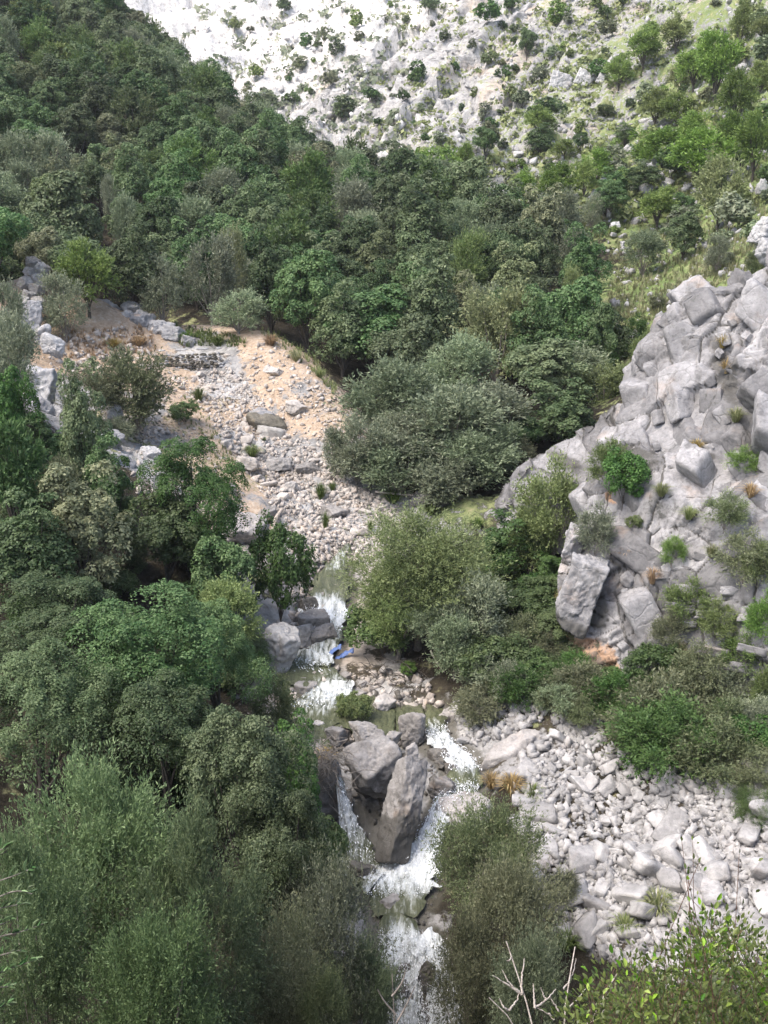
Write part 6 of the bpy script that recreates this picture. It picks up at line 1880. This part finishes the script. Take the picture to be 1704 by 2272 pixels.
rg = np.random.default_rng(91)
fb = np.array((2.0, 4.4, float(H(2.0, 4.4))))
bush = link('leafy_bush', None, None, fb)
tag(bush, 'bright yellow green leafy bush with reddish stems in the bottom right corner', 'bush')
stems = MB()
spots, axes = [], []
for k in range(250):
    u = rg.uniform(1225, 1720) if k > 6 else rg.uniform(1440, 1640)
    top = np.interp(u, [1225, 1290, 1350, 1420, 1490, 1560, 1620, 1720], [2175, 2110, 2080, 2070, 1990, 1970, 2020, 2030]) + abs(rg.normal(0, 1)) * 75 - 15
    if k <= 6:
        top = 1790 + 22 * k + 30 * rg.random()
    y = 4.2 + rg.uniform(-.7, .9)
    tip = D(u, top, y)
    root_p = fb + np.array((rg.normal(0, .2), rg.normal(0, .15), 0.))
    midp = root_p * .35 + tip * .65 + rg.normal(0, .30, 3) * np.array((1, .7, .3)) + np.array((0, 0, -.2))
    P = smooth_path([root_p, midp, tip], 16)
    V, F = tube(P, np.linspace(.006, .0014, 16), 4)
    if k % 2 == 0 or k <= 6:
        stems.add(V - fb, F)
    d = unit(P[-1] - P[-4])
    thin = 12 if k <= 6 else 88
    for f in np.linspace(.52, 1, thin):
        q = P[min(15, int(f * 15))] + (P[min(15, int(f * 15) + 1)] - P[min(15, int(f * 15))]) * ((f * 15) % 1)
        side = unit(rg.normal(0, 1, 3) * np.array((1, .8, .3)))
        # a short side twig carries a leaf or two
        t1 = q + side * rg.uniform(.01, .12)
        spots.append(t1)
        axes.append(unit(d * .7 + side * .9 + np.array((0, 0, .25))))
    spots.append(P[-1])
    axes.append(d)
link('stems', stems.mesh('stems', M['stem']), bush)
leafy(bush, fb, np.array(spots), np.array(axes), .032, .47, 'lentisk', 5)

# dead branches (photograph crop pixels -> native)
def cn(c, y):
    return N(1000 + .4244 * c[0], 1600 + .4244 * c[1], y)


dbase = np.array((.85, 4.6, float(H(.85, 4.6))))
dead = link('dead_shrub', None, None, dbase)
tag(dead, 'bare grey white dead branches at the bottom beside the bright bush', 'dead shrub')
BR = [([(470, 1760), (450, 1540), (370, 1430), (350, 1340), (320, 1230), (290, 1150)], .013), ([(370, 1430), (368, 1340), (385, 1240)], .008), ([(370, 1430), (290, 1370), (220, 1330)], .008),
      ([(360, 1415), (310, 1380), (270, 1300)], .007), ([(440, 1760), (380, 1580), (300, 1510), (250, 1515), (200, 1445)], .011), ([(300, 1510), (270, 1490), (255, 1450)], .007), ([(300, 1510), (345, 1470), (360, 1415)], .008),
      ([(600, 1760), (590, 1540), (588, 1400), (615, 1290), (650, 1180)], .013), ([(600, 1510), (660, 1460), (705, 1400)], .007), ([(590, 1400), (640, 1330), (655, 1240)], .006), ([(690, 1760), (700, 1580), (760, 1490), (815, 1375), (870, 1320)], .011),
      ([(760, 1490), (800, 1470), (840, 1400)], .006), ([(440, 1500), (435, 1420), (430, 1370)], .008), ([(440, 1500), (500, 1460), (550, 1400)], .008), ([(500, 1460), (480, 1420), (470, 1390)], .005), ([(540, 1560), (500, 1520), (450, 1500)], .008),
      ([(590, 1540), (550, 1500), (520, 1440)], .007), ([(690, 1590), (770, 1560), (810, 1500)], .007), ([(320, 1230), (300, 1260), (290, 1250)], .005)]
ymap = lambda c: 5.0 + .0006 * (c[0] - 450) - .0008 * (c[1] - 1300)
for pl, r0 in BR:
    P = np.array([cn(c, ymap(c)) for c in pl])
    if pl[0][1] > 1700:
        P = np.concatenate([[dbase + np.array((rg.normal(0, .05), 0, 0))], P])
    Ps = smooth_path(P, 18)
    Ps[1:-1] += rg.normal(0, .002, (16, 3))
    V, F = tube(Ps, np.linspace(r0 * .95, r0 * .28, 18), 6)
    link('branch', mk('branch', V - dbase, F, M['deadwood']), dead)
# second small dead twig at the bottom centre
db2 = np.array((.08, 5.2, float(H(.08, 5.2))))
dead2 = link('dead_shrub', None, None, db2)
tag(dead2, 'small tan dead twig poking up at the bottom centre below the falls', 'dead shrub')
for pl in ([(880, 2400), (878, 2260), (868, 2200), (870, 2160)], [(878, 2250), (850, 2220), (838, 2195)], [(870, 2210), (895, 2180), (900, 2150)], [(880, 2270), (905, 2225), (920, 2190)]):
    P = np.array([N(u, v, 5.6) for u, v in pl])
    if pl[0][1] > 2300:
        P = np.concatenate([[db2], P])
    V, F = tube(smooth_path(P, 12), np.linspace(.008, .003, 12), 5)
    link('branch', mk('branch', V - db2, F, M['bark_pale']), dead2)

# olive sprays entering from the left edge
ob = np.array((-2.6, 5.4, float(H(-2.6, 5.4))))
ospray = link('olive_sapling', None, None, ob)
tag(ospray, 'bright olive sprays reaching in at the lower left edge, close to the viewer', 'olive sapling')
stems = MB()
spots, axes = [], []
tr_ = [ob, ob + np.array((.1, 0, 1.0)), np.array((-2.35, 5.2, -3.2)), np.array((-2.3, 5.1, -2.4))]
V, F = tube(smooth_path(tr_, 16), np.linspace(.05, .02, 16), 7)
stems.add(V - ob, F)
for c in ([(-120, 900), (0, 862), (120, 842)], [(-120, 760), (0, 720), (90, 690), (180, 650)], [(-120, 1060), (0, 1010), (120, 990), (230, 945)], [(-100, 1150), (0, 1110), (110, 1085)], [(-100, 1300), (0, 1272), (70, 1280)],
          [(-100, 1260), (0, 1200), (90, 1170), (180, 1140)], [(-100, 640), (0, 590), (40, 560)], [(-100, 860), (0, 800), (100, 760), (170, 790)], [(-120, 1000), (0, 950), (60, 930)], [(-100, 1420), (0, 1380), (60, 1370)], [(-100, 600), (0, 560), (45, 540)]):
    y = 5.0 + rg.uniform(-.3, .3)
    P = np.array([N(.4219 * a, 1650 + .4219 * b, y) for a, b in c])
    P = np.concatenate([[np.array((-2.3, 5.1, P[0][2] - .2))], P])
    Ps = smooth_path(P, 16)
    V, F = tube(Ps, np.linspace(.009, .0025, 16), 5)
    stems.add(V - ob, F)
    for f in np.linspace(.3, 1, 20):
        i = min(14, int(f * 15))
        q = Ps[i] + (Ps[i + 1] - Ps[i]) * ((f * 15) % 1)
        d = unit(Ps[i + 1] - Ps[i])
        spots.append(q)
        axes.append(unit(d * .8 + np.array((.15, 0, .5)) + rg.normal(0, .35, 3)))
link('stems', stems.mesh('stems', M['bark_pale']), ospray)
leafy(ospray, ob, np.array(spots), np.array(axes), .062, .2, 'lentisk_olive', 6)

# ------------------------------------------------------------------ labels of the repeats: told apart by the landmark beside them
LAND = [(75, 60, 'the corner pine'), (225, 50, 'the feathery ridge pine'), (285, 65, 'the last ridge pine'), (140, 150, 'the large upper pine'), (345, 235, 'the light pine of the hill'), (120, 430, 'the huge rounded oak'),
        (235, 405, 'the narrow silvery olive'), (270, 470, 'the wispy silvery olive'), (180, 580, 'the round yellowish pine'), (345, 600, 'the upright silvery olive'), (512, 690, 'the round silvery olive'), (450, 570, 'the pale forest edge olive'),
        (660, 640, 'the domed forest edge oak'), (800, 710, 'the wide forest edge oak'), (1012, 545, 'the standing light green tree'), (1080, 690, 'the soft green olive'), (1235, 670, 'the oak ending the forest'), (925, 370, 'the large spreading pine'),
        (1140, 92, 'the high round oak'), (1170, 270, 'the yellow green pine'), (1050, 310, 'the oak under the rusty cliff'), (1425, 315, 'the flat topped pine'), (1555, 140, 'the tall pale pine'), (1465, 70, 'the rounded top pine'), (1565, 420, 'the bare trunked pine'),
        (1395, 100, 'the top pine pair'), (1640, 310, 'the dense edge pine'), (1400, 408, 'the pointed white boulder'), (1395, 555, 'the leaning forked olive'), (1482, 510, 'the lower round oak'), (1160, 30, 'the knobbly outcrop'), (1090, 240, 'the rust stained cliff'), (1290, 175, 'the red soil hollow'),
        (560, 180, 'the white ravine head'), (650, 60, 'the brightest rock face'), (450, 60, 'the distant pale crest'), (880, 150, 'the grey rock rib'),
        (1285, 1635, 'the large angular block'), (1448, 1790, 'the tilted scree slab'), (1183, 1806, 'the very pale block'), (1286, 1838, 'the diamond shaped block'), (1424, 1890, 'the long low slab'), (1236, 1975, 'the square pale block'), (1625, 1904, 'the tall narrow block'), (1373, 1722, 'the wedge block'),
        (1640, 2004, 'the pink grey block'), (1538, 1778, 'the egg shaped block'), (575, 918, 'the layered boulder'), (693, 1052, 'the big green tuft'), (703, 1115, 'the tall green tuft'), (800, 1128, 'the narrow green tuft'), (605, 1000, 'the low grey gully boulder'), (430, 845, 'the top gully tuft'), (418, 790, 'the dry stone wall'),
        (600, 1118, 'the dead snag'), (612, 1390, 'the large pale boulder'), (886, 1575, 'the egg shaped boulder'), (807, 1665, 'the big wedged boulder'), (662, 1494, 'the pointed rapids rock'), (960, 1560, 'the chute block'), (285, 860, 'the thin open tree'), (525, 1150, 'the white left bank boulder'),
        (90, 840, 'the tilted grey slabs'), (330, 1450, 'the biggest left bank oak'), (60, 1560, 'the dark edge oak'), (540, 1700, 'the overhanging oak'), (400, 1100, 'the open crowned oak'), (170, 1130, 'the pale flowering oak'), (170, 950, 'the slender evergreen'), (510, 1330, 'the feathery light tree'),
        (905, 1280, 'the central olive'), (1100, 1505, 'the yellow flowering shrub'), (1120, 1630, 'the long fractured slab'), (1300, 1440, 'the orange niche'), (1430, 1560, 'the broad dark bush'), (1600, 1620, 'the brownish bush'), (1200, 1100, 'the bright ridge tree'), (970, 950, 'the broad clump olive'), (1240, 800, 'the wide silvery olive'), (1200, 900, 'the ridge crest oak')]
LP = np.array([(a, b) for a, b, _ in LAND], float)
bpy.context.view_layer.update()
pick = {}
for o, short in todo:
    p = np.array(o.matrix_world.translation) + np.array((0, 0, .3))
    if o.children:
        p = p + np.array((0, 0, .5 * max(c.dimensions.z for c in o.children)))
    u, v = proj(p)
    dv_ = np.array((u / KD, v / KD)) - LP
    k = int(np.argmin(np.hypot(dv_[:, 0], dv_[:, 1])))
    dx, dy = dv_[k]
    if abs(dx) > 2.2 * abs(dy):
        side = 'left of' if dx < 0 else 'right of'
    elif abs(dy) > 2.2 * abs(dx):
        side = 'above' if dy < 0 else 'below'
    else:
        side = ('up' if dy < 0 else 'down') + ' and ' + ('left' if dx < 0 else 'right') + ' from'
    pick.setdefault((short, k, side), []).append((math.hypot(dx, dy), o))
ORD = ['', 'second ', 'third ', 'fourth ', 'fifth ', 'sixth ', 'seventh ', 'eighth ', 'ninth ', 'tenth ', 'eleventh ', 'twelfth ', 'thirteenth ', 'fourteenth ', 'fifteenth ', 'sixteenth ', 'seventeenth ', 'eighteenth ']
for (short, k, side), lst in pick.items():
    lst.sort(key=lambda e: e[0])
    for i, (_, o) in enumerate(lst):
        o['label'] = (ORD[min(i, 17)] if i else ('nearest ' if len(lst) > 1 else '')) + short + ' ' + side + ' ' + LAND[k][2]
hz_v = np.array([(x, y, z) for x in (-420, 420) for y in (-30, 620) for z in (-40, 260)], float)
hz = link('haze', mk('haze', hz_v, [(0, 1, 3, 2), (4, 6, 7, 5), (0, 4, 5, 1), (2, 3, 7, 6), (0, 2, 6, 4), (1, 5, 7, 3)], None, smooth=False))
tag(hz, 'thin pale haze filling the gorge', kind='stuff')
mh_ = bpy.data.materials.new('haze')
mh_.use_nodes = True
mh_.node_tree.nodes.clear()
ho = mh_.node_tree.nodes.new('ShaderNodeOutputMaterial')
hv_ = mh_.node_tree.nodes.new('ShaderNodeVolumePrincipled')
hv_.inputs['Color'].default_value = (.93, .96, 1, 1)
hv_.inputs['Density'].default_value = .00016
hv_.inputs['Anisotropy'].default_value = .2
mh_.node_tree.links.new(hv_.outputs[0], ho.inputs['Volume'])
hz.data.materials.append(mh_)
print('terrain', terr.bound_box[0][:], terr.bound_box[6][:])
print('objects', len(bpy.data.objects), 'tris', sum(len(m.loops) - 2 * len(m.polygons) for m in bpy.data.meshes))
